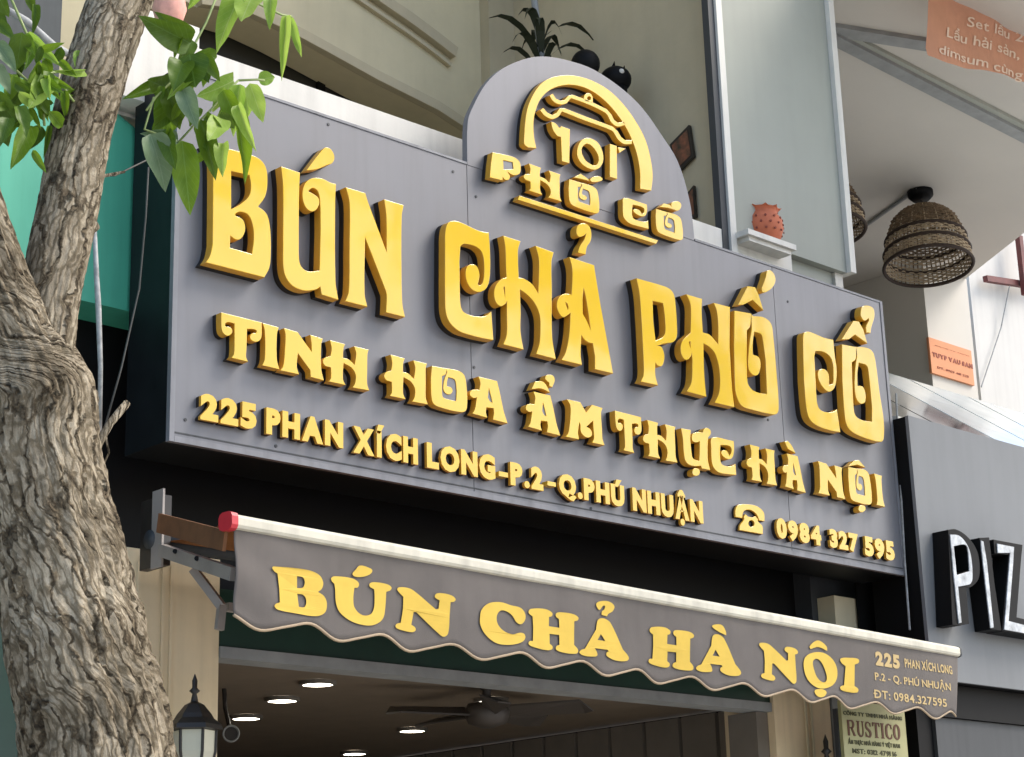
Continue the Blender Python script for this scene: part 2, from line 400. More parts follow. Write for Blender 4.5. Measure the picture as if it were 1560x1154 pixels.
# balcony floor & parapet
MB().box(3.85,7.9,.45,YF,4.4,4.5,BEIGE).build('balcony_floor',bld)
zpar=W(560,163,.305).z
pr=MB().box(W(300,80,.305).x,W(1204,372,.305).x,.305,.45,4.2,zpar,WHITE).build('parapet',bld)
x0=W(186,150,.24).x; x1=W(303,40,.24).x
m=MB().box(x0,x1,.235,.45,W(200,150,.24).z,W(287,38,.24).z,WHITE); m.build('parapet_post',bld)
x0=W(1140,352,.2).x; x1=W(1213,375,.2).x; z1=W(1211,373,.2).z
m=MB().box(x0,x1,.2,.42,z1-.03,z1,WHITE).box(x0+.025,x1-.02,.22,.42,z1-.055,z1-.031,WHITE); m.build('parapet_capital',bld)
# ground-floor parts -------------------------------------------------
YD=.3
xL0=W(170,1000,YD).x; xL1=W(333,1000,YD).x; xR0=W(1176,1110,YD).x; xR1=W(1262,1110,YD).x
zO=W(340,985,YD).z     # head of the opening
p=MB().box(xL0-.5,xL1,YD,YD+.3,.14,3.1,CREAM).build('pillar',bld)
for px in (205,243,256): 
    xx=W(px,1000,YD).x; MB().box(xx,xx+.012,YD-.008,YD-.001,.14,3.05,CREAM).build('moulding',p)
MB().box(xR0,xR1,YD-.02,YD+.3,.14,2.98,CREAM).build('pillar',bld)
for px in (1226,1234): 
    xx=W(px,1100,YD-.02).x; MB().box(xx,xx+.012,YD-.03,YD-.021,.14,3.1,BEIGE).build('moulding',bld)
MB().box(W(1262,1100,YD).x+.002,W(1281,1100,YD).x,YD-.03,YD+.1,.14,3.2,BEAMG).build('downpipe',bld)
MB().box(xR1+.08,8.45,YD+.11,YD+.3,.14,4.4,GRAYD).build('side_pier',bld)
MB().box(xL1+.002,xR0-.002,YD,YD+.12,zO,zO+.22,DGREEN).build('door_lintel',bld)
MB().box(xL1+.002,xR0-.002,YD-.01,YD+.11,zO-.045,zO-.002,BEAMG).build('lintel_trim',bld)
MB().box(xR0-.09,xR0-.003,YD+.02,YD+.2,.14,zO-.047,SLAT).build('door_jamb',bld)
MB().box(3.0,8.25,.52,.6,zO+.23,4.38,BLACK).build('black_filler',bld)
MB().box(W(1272,930,YD).x,W(1322,930,YD).x,YD,YD+.2,2.99,3.36,BEIGE).build('side_pier',bld)
MB().box(xR1+.3,8.3,.28,.29,2.99,3.5,BLACK).build('black_filler',bld)  # thin black sheet standing in for shade over the pier under the sign
# interior
ZC=zO+.05
MB().box(2.5,11.5,YD+.31,9,ZC,ZC+.08,CEIL).build('room_ceiling',bld)
MB().box(2.5,11.5,9,9.1,.14,ZC,CEIL).build('room_back_wall',bld)
MB().box(2.5,2.6,YD+.31,9,.14,ZC,CEIL).build('room_side_wall',bld)
XR=xR0+.25
for i in range(14):
    y0=YD+.32+i*.26; MB().box(XR,XR+.04,y0,y0+.235,.14,ZC-.02,SLAT).build('wall_board',bld)
MB().box(XR+.041,XR+.06,YD+.31,9,.14,ZC-.01,BLACK).build('room_side_wall',bld)
MB().box(2.5,11.5,YD+.31,9,.13,.16,CEIL).build('room_floor',bld)
LP=[(375,1094),(430,1067),(484,1042),(628,1113),(748,1068),(540,1148)]
Ldesc=['leftmost round lit downlight in the dark restaurant ceiling, beside the black lantern','lit downlight in the restaurant ceiling below the letter B of the awning','lit downlight nearest the dark green lintel under the awning','small yellowish lit downlight in the ceiling left of the fan','lit downlight shining behind the dark ceiling fan','lowest lit downlight at the bottom edge of the view']
for (a,b),d in zip(LP,Ldesc):
    c=WZ(a,b,ZC-.012); t=thing('ceiling_downlight',d,'downlight',c,'downlights in the restaurant ceiling')
    MB().lathe([(.068,.01),(.085,.01),(.085,-.006),(.068,-.008)],c,SLAT,24).build('rim',t)
    MB().lathe([(.0001,0),(.072,0)],c-Vector((0,0,.004)),LIT,20).build('lens',t)
# ceiling fan
FANM=mat('fan_dark_brown',(.06,.05,.04),.5)
c=WZ(742,1086,ZC-.12); t=thing('ceiling_fan','dark ceiling fan hanging from the restaurant ceiling in front of a lit downlight','fan',c)
MB().lathe([(.0,.12),(.04,.12),(.02,.1),(.02,.05),(.09,.04),(.11,0),(.09,-.05),(.03,-.07),(.001,-.07)],c,FANM,20).build('motor',t,True)
for k in range(5):
    th=k*2*math.pi/5+.3; d=Vector((math.cos(th),math.sin(th),0)); e=Vector((-d.y,d.x,0)); z=Vector((0,0,.015))
    q=[c+d*.10-e*.03,c+d*.45-e*.075,c+d*.5+e*.0,c+d*.45+e*.065,c+d*.1+e*.03]
    q=[p+Vector((0,0,.02*(1 if i<2 else -1))) for i,p in enumerate(q)]
    MB().add(q+[p+Vector((0,0,.008)) for p in q],[(0,1,2,3,4),(9,8,7,6,5)]+[(i,(i+1)%5,(i+1)%5+5,i+5) for i in range(5)],FANM).build('blade',t)
# round wall speaker / camera
c=W(352,1118,YD+1.2); t=thing('round_fitting','small round tubular spotlight with pale rim in the dark restaurant doorway','fitting',c)
ax=(CAMLOC-c).normalized()
m=MB(); m.tube([c+ax*0,c+ax*.02],.036,LANT,20); m.build('body',t)
e=ax.cross(Vector((0,0,1))).normalized(); g_=e.cross(ax)
m=MB(); m.tube([c+ax*.022+(e*math.cos(a)+g_*math.sin(a))*.035 for a in [2*math.pi*k/20 for k in range(20)]],.005,BEAMG,6,closed=True); m.build('rim',t)
m=MB(); m.tube([c,c+Vector((0,.05,.12)),Vector((c.x,c.y+.06,ZC))],.01,LANT,6); m.build('bracket',t)

# grey-green column with white edge ---------------------------------
YC=.3
xc0=W(1087,0,YC).x; xc1=W(1263,0,YC).x; zc=W(1304,421,YC).z
col=thing('grey_green_column','tall grey-green panelled column with white corner strips rising behind the sign','column',((xc0+xc1)/2,YC,zc))
MB().box(xc0+.05,xc1-.05,YC,YC+.5,zc-.0,10,GGREEN).build('shaft',col)
MB().box(xc0+.0,xc0+.048,YC-.015,YC+.02,zc-.3,10,WHITE).build('corner_strip',col)
MB().box(xc1-.048,xc1,YC-.03,YC+.06,zc,10,WHITE).build('corner_strip',col)
MB().box(xc0-.05,xc0-.003,YC,YC+.045,zc-.5,10,GRAYD).build('side_return',col)
MB().box(xc0+.052,xc1-.12,YC+.05,YC+.5,zc-.4,zc-.002,GGREEN).build('column_base',col)
m=MB().box(xc1-.118,xc1-.05,YC+.03,YC+.2,zc-.45,zc-.002,SOFF).build('base_strip',col)

# ================================================================ MAIN SIGN
SX0,SX1,SZ0,SZ1=3.716,8.198,3.438,4.938
sign=thing('shop_sign','wide dark grey shop sign with arched top, big raised yellow letters and address line','sign',((SX0+SX1)/2,.1,SZ0))
xa=W(712,300).x; xb=W(1186,550).x; xc_=W(1058,373).x
g_=.0018
t_=.022
for (a,b) in ((SX0+t_,xa-g_),(xa+g_,xb-g_),(xb+g_,SX1-t_)): MB().box(a,b,0,.02,SZ0+t_+.001,SZ1-t_*.5-.001,PANEL).build('panel',sign)
MB().box(SX0+.002,SX1-.002,.021,.30,SZ0+.004,SZ1-.003,SIDE).build('box',sign)
m=MB().box(SX0,SX0+t_-.001,-.004,.02,SZ0,SZ1,TRIM); m.build('edge_trim',sign)
m=MB().box(SX1-t_+.001,SX1,-.004,.02,SZ0,SZ1,TRIM); m.build('edge_trim',sign)
m=MB().box(SX0+t_,SX1-t_,-.004,.02,SZ0,SZ0+t_,TRIM).box(SX0+t_,SX1-t_,-.0025,0,SZ0+t_+.012,SZ0+t_+.017,GRAYD); m.build('edge_trim',sign)
m=MB().box(SX0+t_,xa-g_,-.004,.02,SZ1-t_*.5,SZ1,TRIM); m.build('edge_trim',sign)
m=MB().box(xc_+g_,SX1-t_,-.004,.02,SZ1-t_*.5,SZ1,TRIM); m.build('edge_trim',sign)
for a,b in ((290,150),(282,640),(500,190),(690,262),(725,300),(1170,440),(1200,460),(1330,480),(1362,850),(900,775),(640,712),(420,680),(1170,640),(722,560)):
    p=W(a,b,0); MB().tube([(p.x,.001,p.z),(p.x,-.003,p.z)],.0065,GRAYD,8).build('screw',sign)
# arched top board
ar=[(711,252),(712,187),(720,163),(740,128),(767,104),(805,89),(834,87),(870,94),(905,107),(949,137),(979,166),(1008,207),(1032,246),(1050,305),(1057,358),(1058,374)]
pts=[(W(a,b).x,W(a,b).z,0<i<len(ar)-1) for i,(a,b) in enumerate(ar)]
pts[0]=(xa+g_,SZ1-t_*.5,False); pts[-1]=(xc_-g_,SZ1-t_*.5,False)
C=[[(p.x,p.y) for p in smooth(pts,4)]]
m=MB(); raise_(m,C,.03,.032,PANEL,TRIM,.0008); m.build('arch_board',sign)
for i in range(2):
    x=xa+.35+i*.6; MB().box(x,x+.04,.032,.08,SZ1-.02,SZ1+.35,BLACK).build('support_post',sign)

# ---- big letters: outlines measured on the front face
DM=.070
G={}
def big(ch,s,x0,y0,sc,label,D=DM,fill=None,store=None):
    c=flat(spx(s,x0,y0,sc),-D)
    letter(ch,c,D,label,fill)
    if store: G[store]=c
def letter(ch,c,D,label,fill=None):
    m=MB(); bk=.028 if D>.06 else .021
    raise_(m,c,-bk,D-bk,YEL,YELS,.0022 if D>.06 else .0014)
    raise_(m,c,-.0005,bk-.0005,SHADB,SHADB,.0002,.001)
    o=m.build('letter',sign,label='raised yellow '+label)
    if fill is not None:
        m=MB(); raise_(m,[c[fill]],-.0005,D-.004,PANEL,PANEL,.0002); m.build('counter_infill',o)
    return o
big('B',"85,-5 270,40 400,73 490,110s 540,160s 562,230s 562,350s 540,430s 490,498 545,540s 575,600s 590,720s 592,850s 582,980s 540,1065 72,945 105,890s 125,800 128,600 128,150s 115,60s"
 "|275,215 420,248 432,330s 418,410s 350,478s 275,518|310,556s 350,540s 410,565s 445,640s 455,750s 440,877 265,827 268,732 300,756s 340,762s 376,722s 387,660s 365,600s 312,572",300,220,5.245,'letter B at the left end of the top row')
big('U',"85,155 218,200 212,350s 210,700s 215,830s 245,880s 290,895s 355,888 362,600 358,400s 342,330s 308,308s 275,330 312,350s 348,380s 350,430s 315,472s 270,458s 240,400s 236,330s 255,275s 300,240s 370,240s 430,268s 472,280 466,400s 468,960s 488,1095 370,1058 360,1003 330,1022s 250,1030s 170,1000s 120,940s 100,860s 98,700 98,300s"
 "|262,185 310,120s 370,45s 400,22s 435,35s 460,85s 448,130s 400,150s 340,175s",410,220,4.616,'letter U with an acute accent in the top row')
big('N',"88,28 245,75 268,150 415,545 412,260s 395,125 552,172 537,260s 535,700s 542,960s 562,1067 410,1030 415,890s 405,850s 243,432 240,880s 262,985 85,940 112,860s 118,500 118,150s",510,280,5.245,'letter N in the top row')
big('C',"104,300 108,130s 130,60s 180,38s 250,55s 400,125s 490,142 500,300s 502,480s 490,580s 460,640s 400,665s 340,640s 300,580s 285,500s 300,440s 340,420s 385,440s 408,510s 400,570s 393,597 412,605s 436,580s 448,500s 445,380s 425,310s 380,268s 320,248s 270,243s 240,262 232,400 235,600 240,760s 262,832s 320,865s 400,880s 460,875s 512,835 530,1088 430,1070s 330,1045s 230,1010s 150,940s 115,860s 105,760s",660,330,5.77,'letter C of CHA in the top row')
H_="175,50 320,98 300,170s 300,300 305,402 350,412s 420,460s 468,535 475,300s 470,230s 445,135 598,190 580,270s 582,500 585,900s 615,1085 450,1042 478,950s 485,850s 480,720s 440,620s 380,550s 315,502 322,700 320,850s 345,1005 175,962 203,880s 205,700 205,600 190,625s 150,642s 112,605s 98,530s 115,465s 160,415s 202,400 197,300s 192,150s|177,484 188,478 190,560 184,530"
big('H',H_,735,350,5.495,'swashed letter H of CHA in the top row')
big('A',"150,262 325,320 337,400s 370,600 425,900s 458,1082 330,1052 330,960 315,870 290,865s 258,845s 235,812 230,950s 240,1022 95,987 125,930s 150,800s 158,655 138,672s 105,685s 75,650s 62,600s 75,550s 110,522s 150,522 165,528 172,400s 168,330s"
 "|250,482 265,540s 283,650s 300,775 270,705s 245,662 243,560|122,579 136,590 144,615 140,636 132,612"
 "|202,100s 205,50s 240,25s 285,40s 305,90s 300,150s 275,190s 265,245 210,232 225,185s 255,140s 268,98 245,116s 218,120s",835,335,4.616,'letter A with a hook above in the top row')
big('P',"90,55 350,130s 405,160s 438,210s 455,330s 465,500s 462,600s 430,645s 350,660s 285,680 320,690s 345,750s 345,820s 320,870s 285,862s 265,837 265,950s 290,1047 130,1012 155,950s 155,800 140,500 118,200s|240,265 335,287 345,350s 355,450s 355,560s 330,602s 267,632 245,450",955,415,6.07,'letter P of PHO in the top row')
big('H',"120,228 235,262 232,350s 240,502 290,520s 350,588 350,450s 340,350s 318,290 435,320 432,600 450,900s 466,1040 325,1007 358,930s 360,780s 330,660s 290,610s 245,582 250,800s 265,965 125,927 158,860s 165,700 160,650 155,672s 125,700s 95,680s 80,620s 95,560s 140,515s 152,505 155,350s 148,290s|140,570 151,567 151,615 146,600",1020,400,4.711,'swashed letter H of PHO in the top row')
big('O',"466,345 583,366 600,385 680,395s 730,440s 745,520s 770,800s 785,1040s 770,1088s 720,1088s 600,1060s 520,1030s 482,960s 470,880s 464,600"
 "|586,392 578,460s 556,490 555,700 562,860s 590,910s 640,935s 700,945 690,700 670,555s 658,517s 610,497 600,560s 598,620s 600,662 640,680s 655,730s 640,800s 610,812s 575,780s 565,730s 568,650s 577,560s 590,470s"
 "|562,170 615,178 640,230 675,345 597,270 530,305 493,305|662,185 690,110s 700,65s 720,55s 750,82s 762,130s 740,180s 690,215s 668,212s",1020,400,4.711,'scrolled letter O with circumflex and acute in the top row')
big('C',"125,600 118,300s 125,240s 160,228s 210,245s 280,275s 350,290 360,400s 376,520s 370,620s 350,670s 315,688s 275,660s 240,600s 232,540s 255,515s 290,520s 315,560s 318,635 345,625s 350,560s 345,470s 315,410s 260,380s 213,378 205,420 215,600 225,760s 245,820s 300,845s 350,840s 378,822 404,998 330,985s 230,950s 170,900s 145,820s",1200,460,5.02,'letter C of CO at the right of the top row')
big('O',"415,325 520,345 600,350s 650,380s 672,450s 705,700s 735,900s 735,1050s 710,1072s 600,1045s 500,1000s 455,950s 435,850s 418,600"
 "|526,370 520,440s 492,465 495,600 505,800s 520,870s 570,905s 645,917 645,800 620,550s 605,490s 545,467 535,540s 535,642 575,650s 597,710s 590,770s 560,780s 530,750s 515,690s 512,600s 520,480s 530,420"
 "|505,145 545,150 580,215 610,320 515,252 470,287 412,290|558,95s 570,40s 610,28s 655,50s 665,110s 640,200s 635,240 602,236 600,190s 622,130s 590,146s 565,120s",1200,460,5.02,'scrolled letter O with circumflex and hook at the right end of the top row')

# ---- second row: outlines of one of each kind, fitted again where they repeat
D2=.056
GL={}
def gl(k,s,x0,y0,sc,a,b):
    c=flat(spx(s,x0,y0,sc),-D2); A=W(x0+a[0]/sc,y0+a[1]/sc,-D2); B=W(x0+b[0]/sc,y0+b[1]/sc,-D2)
    GL[k]=([[((p[0]-A.x)/(B.x-A.x),(p[1]-A.z)/(B.z-A.z)) for p in q] for q in c])
gl('T',"80,40 480,140 478,280s 455,322s 415,332s 375,312s 365,275s 385,248s 420,247 430,225s 400,207s 335,205 330,400 326,480s 345,530 180,490 205,450s 210,300 210,152 150,137s 120,152s 122,182 150,182s 185,205s 185,245s 150,272s 110,258s 85,215s 78,120s",325,470,6.5,(80,40),(345,530))
gl('I',"490,145 650,190 632,250s 630,500s 655,605 485,565 510,500s 510,230s",325,470,6.5,(490,145),(655,605))
gl('N',"700,195 835,235 975,432 972,340s 960,262 1085,300 1070,360s 1070,600s 1095,715 965,680 960,612 838,445 828,580s 850,655 665,615 695,560s 710,400s 715,260s",325,470,6.5,(700,195),(1095,715))
gl('H',"1155,315 1305,355 1290,400s 1285,490 1340,505s 1400,560 1415,450s 1395,375 1540,410 1528,450s 1525,600 1525,750s 1545,815 1380,785 1405,740s 1410,660s 1370,590s 1290,542 1285,700s 1310,760 1145,725 1165,690s 1165,588 1150,582s 1110,570s 1085,530s 1105,490s 1160,475 1172,400s",325,470,6.5,(1155,315),(1545,815))
gl('O',"540,180 680,205 740,212s 820,235s 865,280s 885,400s 890,560s 870,630s 800,635s 650,600s 560,560s 535,480s 530,300|685,222 675,262s 640,282 640,420 650,490s 700,510s 780,530 785,430 775,340s 760,312s 702,292 690,340s 690,382 730,395s 745,430s 720,462s 680,455s 655,420s 655,360s 672,290s 690,245",575,530,6.5,(540,180),(888,635))
gl('A',"1000,285 1185,330 1215,450s 1250,620s 1290,750 1145,712 1155,650 1150,600 1080,592 1075,640s 1090,695 940,652 965,610s 985,492 960,500s 925,480s 915,450s 935,420s 985,415 1010,418 1020,350s|1105,402 1125,480 1140,545 1115,532 1094,492",575,530,6.5,(1000,285),(1290,750))
gl('M',"700,430 880,470 960,610 1040,505 1180,550 1162,620s 1175,850 1180,960s 1210,1055 1040,1017 1065,960s 1060,860 1052,722 965,802 1010,830s 1038,880s 1030,930s 980,950s 920,920s 885,860s 880,780s 868,742 850,880s 865,975 680,937 720,880s 745,700 745,520s",785,560,8.875,(700,430),(1210,1055))
gl('U',"875,280 985,300 978,400 1000,600s 1020,630s 1080,650 1085,560 1085,425 1060,440s 1010,430s 995,380s 1010,340s 1060,325s 1120,330 1130,298s 1160,275s 1205,300s 1210,345s 1182,382 1175,500 1180,650s 1205,755 1110,735 1100,705 1040,710s 970,695s 925,650s 905,550s 895,400s",920,615,7.43,(875,280),(1205,755))
gl('C',"1215,400s 1250,382s 1300,385s 1400,410s 1470,425 1475,500s 1465,590s 1430,630s 1370,615s 1330,570s 1340,535s 1380,530s 1405,555s 1420,592 1442,560s 1440,500s 1400,475s 1320,472 1315,560 1320,640s 1340,690s 1400,710s 1460,705s 1490,682 1500,810 1400,800s 1300,780s 1240,720s 1220,640s 1215,500s",920,615,7.43,(1215,385),(1500,810))
gl('P',"75,35 230,70s 275,105s 285,150s 275,195s 230,205s 185,180 205,215s 195,240s 170,240s 150,220 150,245 55,222 62,130|155,95 225,110 230,160 157,165",735,225,4.875,(75,35),(285,245))
def put(k,x0,y0,sc,a,b,label,D=D2,extra=None,fill=None):
    A=W(x0+a[0]/sc,y0+a[1]/sc,-D); B=W(x0+b[0]/sc,y0+b[1]/sc,-D)
    c=[[(A.x+u*(B.x-A.x),A.z+v*(B.z-A.z)) for u,v in q] for q in GL[k]]
    if extra: c+=flat(spx(extra,x0,y0,sc),-D)
    return letter(k,c,D,label,fill)
a=(325,470,6.5); put('T',*a,(80,40),(345,530),'letter T starting the second row'); put('I',*a,(490,145),(655,605),'letter I in the second row')
put('N',*a,(700,195),(1095,715),'letter N of TINH in the second row'); put('H',*a,(1155,315),(1545,815),'letter H of TINH in the second row')
a=(575,530,6.5); put('H',*a,(130,68),(500,562),'letter H of HOA in the second row'); put('O',*a,(540,180),(888,635),'letter O of HOA in the second row',fill=1); put('A',*a,(1000,285),(1290,750),'letter A of HOA in the second row',fill=1)
a=(785,560,8.875); put('A',*a,(245,325),(610,925),'letter A with circumflex and hook in the second row',extra="270,190 370,190s 420,240s 470,342 350,287s 220,297|405,150s 420,108s 460,98s 515,115s 535,180s 500,270 458,252 460,210s 430,185s",fill=1)
put('M',*a,(700,430),(1210,1055),'letter M in the second row')
a=(920,615,7.43); put('T',*a,(125,80),(345,560),'letter T of THUC in the second row'); put('H',*a,(490,185),(835,670),'letter H of THUC in the second row')
put('U',*a,(875,280),(1205,755),'letter U with horn and dot in the second row',extra="1003,775s 1015,742s 1045,732s 1077,745s 1088,778s 1075,808s 1045,820s 1013,808s")
put('C',*a,(1215,385),(1500,810),'letter C in the second row')
a=(1120,665,6.5); put('H',*a,(145,80),(418,488),'letter H of HA in the second row'); put('A',*a,(510,170),(700,560),'letter A with a grave accent in the second row',extra="490,50 520,45 560,90s 600,170 520,122",fill=1)
put('N',*a,(820,245),(1092,625),'letter N of NOI in the second row'); put('O',*a,(1120,305),(1358,672),'letter O with circumflex and dot in the second row',extra="1180,240 1225,235 1290,310 1210,282 1115,300|1222,715s 1232,690s 1257,682s 1283,692s 1292,718s 1280,742s 1257,752s 1230,742s",fill=1)
put('I',*a,(1375,368),(1485,700),'letter I ending the second row')
# ---- emblem on the arch
a=(735,225,4.875); D3=.054
put('P',*a,(75,35),(285,245),'letter P of the small line under the arch emblem',D3,fill=1)
put('H',*a,(345,118),(590,402),'letter H of the small line under the arch emblem',D3)
put('O',*a,(645,235),(868,492),'first letter O under the arch emblem',D3,extra="680,222 730,195 775,225 800,250 725,232|800,238s 845,212s 893,235s 850,256s 812,256",fill=1)
put('C',*a,(1045,372),(1235,605),'letter C under the arch emblem',D3)
put('O',*a,(1290,455),(1490,690),'last letter O under the arch emblem, at its right end',D3,extra="1318,442 1348,415 1390,425 1440,468 1375,448|1402,420s 1440,398s 1475,418s 1468,458s 1435,468s",fill=1)
def part(name,s,x0,y0,sc,D=D3):
    m=MB(); c=flat(spx(s,x0,y0,sc),-D); bk=min(.020,D*.5); raise_(m,c,-bk,D-bk,YEL,YELS,.0014); raise_(m,c,-.0005,bk-.0005,SHADB,SHADB,.0002,.001); return m.build(name,sign)
part('underline',"275,357 1305,690 1290,716 262,387",735,225,4.875)
a=(780,105,5.77)
part('emblem_arch',"105,650 118,450s 152,300s 235,155s 330,85s 450,58s 560,62s 700,102s 850,187s 980,312s 1100,480s 1180,640s 1225,820s 1238,950s 1225,1072 1127,1055 1125,900s 1090,720s 1010,530s 900,370s 780,250s 660,175s 540,143s 430,150s 330,190s 250,270s 205,380s 190,480s 195,600s 215,700 140,692 112,670",*a)
part('emblem_roof',stroke([(345,228),(375,275),(425,298),(470,290),(505,250),(530,245),(680,300),(825,370),(860,410),(885,460),(930,492),(990,480)],34),*a)
part('emblem_roof',stroke([(262,355),(300,400),(355,425),(400,405),(430,362),(460,365),(650,440),(880,525),(915,560),(945,610),(990,645),(1055,645)],36),*a)
part('emblem_knob',"632,255s 645,225s 680,215s 705,235s 712,275s 705,300s 690,290 660,290 640,278s|662,258s 672,243s 688,245s 694,262s 684,276s 668,272s",*a)
part('emblem_digit',"345,465 380,478s 420,522 435,505 510,532 505,832 440,812 430,600 398,590s 358,530s",*a)
part('emblem_digit',"572,740s 590,660s 640,612s 700,615s 760,655s 798,735s 800,820s 760,878s 700,885s 630,850s 588,800s|612,720s 630,675s 665,660s 712,690s 752,750s 762,810s 735,850s 690,837s 640,795s",*a)
part('emblem_digit',"860,660 922,680 925,970 860,950|930,690 1000,702 945,740",*a)
# ---- third row, plain capitals
D4=.034
def row3(word,tl,br,yd=D4):
    A=W(*tl,-yd); B=W(*br,-yd)
    for ch,v,f in fit_text(word,(A.x,A.z),(B.x,B.z),.065):
        m=MB(); slab(m,v,f,lambda p:Vector((p[0],-.0005,p[1])),Vector((0,-.019,0)),SHADB,SHADB)
        slab(m,v,f,lambda p:Vector((p[0],-.0196,p[1])),Vector((0,-(yd-.0196),0)),YEL,YELS)
        m.build('letter',sign,label='small raised yellow %s in the address row'%('dash' if ch=='-' else 'full stop' if ch=='.' else 'digit '+ch if ch.isdigit() else 'letter '+ch))
for wd,tl,br in [('225',(306,598),(391,654)),('PHAN',(406,620),(523,682)),('XÍCH',(538,648),(637,707)),('LONG',(650,673),(755,731)),('P.2',(777,703),(828,747)),('Q.PHÚ',(851,720),(952,772)),('NHUẬN',(963,742),(1072,797)),('0984',(1182,788),(1252,831)),('327',(1263,805),(1309,841)),('595',(1316,816),(1364,854))]: row3(wd,tl,br)
def dash(tl,br):
    A=W(*tl,-D4); B=W(*br,-D4); MB().box(A.x,B.x,-D4,-.0005,B.z,A.z,YEL).build('dash',sign)
dash((760,718),(774,728)); dash((834,733),(847,742))
part('telephone_symbol',"62,190 60,130s 85,85s 160,78s 250,95s 310,150s 318,228 270,220 245,165s 190,128s 135,140s 120,200|135,185 150,165 172,187 215,195 235,182 257,206 262,232s 298,270s 303,342 95,305 102,260s 135,215s|178,235s 200,218s 225,235s 225,262s 200,278s 178,262s",1110,755,5.778,.022)

# ================================================================ AWNING
A0=W(357,785,-.6); A1=W(1457,985,-.26)
dirv=Vector((A1.x-A0.x,A1.y-A0.y,0)).normalized(); nrm=Vector((dirv.y,-dirv.x,0)); LEN=(A1-A0).to_2d().length
ZT=(A0.z+A1.z)/2
awn=thing('awning','grey-brown retractable awning with scalloped valance and flat yellow lettering under the sign','awning',((A0+A1)/2))
def VP_(px,py): return WP(px,py,A0,nrm)
def uv(px,py): p=VP_(px,py); return ((p-A0).to_2d().length*(1 if (p-A0).dot(dirv)>0 else -1),p.z)
BARH=.052
u_pk=uv(463,951)[0]; u_pk2=uv(1395,1078)[0]; PER=(u_pk2-u_pk)/11
zbot=(uv(494,965)[1]+uv(1380,1082)[1])/2
def rip(u,z):
    d=(ZT-z)/.4
    return .012*d*math.sin(u*4.3+1.1)+.004*d*math.sin(u*9.+z*6)+.008*noise.noise(Vector((u*2.6,z*3,3)))+.007*math.exp(-u/.28)*math.sin(26*(z-ZT)+17*u)*min(1,(ZT-z)*8)
def vpt(u,z,off=0):
    return Vector((A0.x,A0.y,0))+dirv*u+nrm*(rip(u,z)+off)+Vector((0,0,z))
def zlow(u):
    ph=2*math.pi*(u-u_pk)/PER
    return zbot+.021*math.cos(ph)+.004*math.sin(2*ph)
U0=0.0; U1=LEN
NU=420;NV=14
m=MB(); vs=[];fs=[]
def u_edge(i): return U0+(U1-U0)*i/NU
for i in range(NU+1):
    u=u_edge(i); zl=zlow(u)
    for j in range(NV+1):
        z=ZT-BARH*.6+(zl-(ZT-BARH*.6))*j/NV
        uu=u if u<U1-.25 else u-(u-(U1-.25))/.25*.09*j/NV
        vs.append(vpt(uu,z))
for i in range(NU):
    for j in range(NV): fs.append((i*(NV+1)+j,(i+1)*(NV+1)+j,(i+1)*(NV+1)+j+1,i*(NV+1)+j+1))
m.add(vs,fs,CLOTH); val=m.build('valance',awn,True)
sm=val.modifiers.new('thick','SOLIDIFY'); sm.thickness=.0025; sm.offset=-1
m=MB(); 
pp=[]
for i in range(0,NU+1,2):
    u=u_edge(i); uu=u if u<U1-.25 else u-(u-(U1-.25))/.25*.09
    pp.append(vpt(uu,zlow(u)))
m.tube(pp,.0052,PIPING,6); m.build('piping',val,True)
# front bar
m=MB(); prof=[]
def bar(u0,u1,mt,grow=0):
    m=MB(); ring=[]; c=Vector((A0.x,A0.y,ZT-BARH/2))
    N=12; v=[]
    for u in (u0,u1):
        for k in range(N):
            th=2*math.pi*k/N+math.pi/N; ex=math.copysign(abs(math.cos(th))**.6,math.cos(th)); ez=math.copysign(abs(math.sin(th))**.6,math.sin(th))
            v.append(c+dirv*u+nrm*(ex*(.03+grow)-.01)+Vector((0,0,ez*(BARH/2+grow))))
    m.add(v,[(k,(k+1)%N,(k+1)%N+N,k+N) for k in range(N)]+[tuple(range(N))[::-1],tuple(range(N,2*N))],mt); return m
bar(-.002,LEN,BARW).build('front_bar',awn)
bar(-.03,-.003,RED,.006).build('end_cap',awn); bar(LEN+.001,LEN+.012,GRAYD,.002).build('end_cap',awn)
# cloth from roller to bar
rl=Vector((W(236,772,.1).x,.12,W(236,772,.1).z))
RZ=ZT+.07
m=MB(); n=60; vs=[];fs=[]
for i in range(n+1):
    t=i/n; fb=Vector((A0.x,A0.y,ZT-.006))+dirv*(LEN*t); rb=Vector((3.82+(8.15-3.82)*t,.16,RZ))
    for j in range(9):
        s=j/8; p=fb.lerp(rb,s); p.z-=.02*math.sin(math.pi*s); vs.append(p)
for i in range(n):
    for j in range(8): fs.append((i*9+j,(i+1)*9+j,(i+1)*9+j+1,i*9+j+1))
m.add(vs,fs,CLOTHU); o=m.build('canopy_cloth',awn,True); sm=o.modifiers.new('thick','SOLIDIFY'); sm.thickness=.003
MB().tube([(3.75,.17,RZ),(8.16,.17,RZ)],.035,GRAYD,16).build('roller',awn,True)
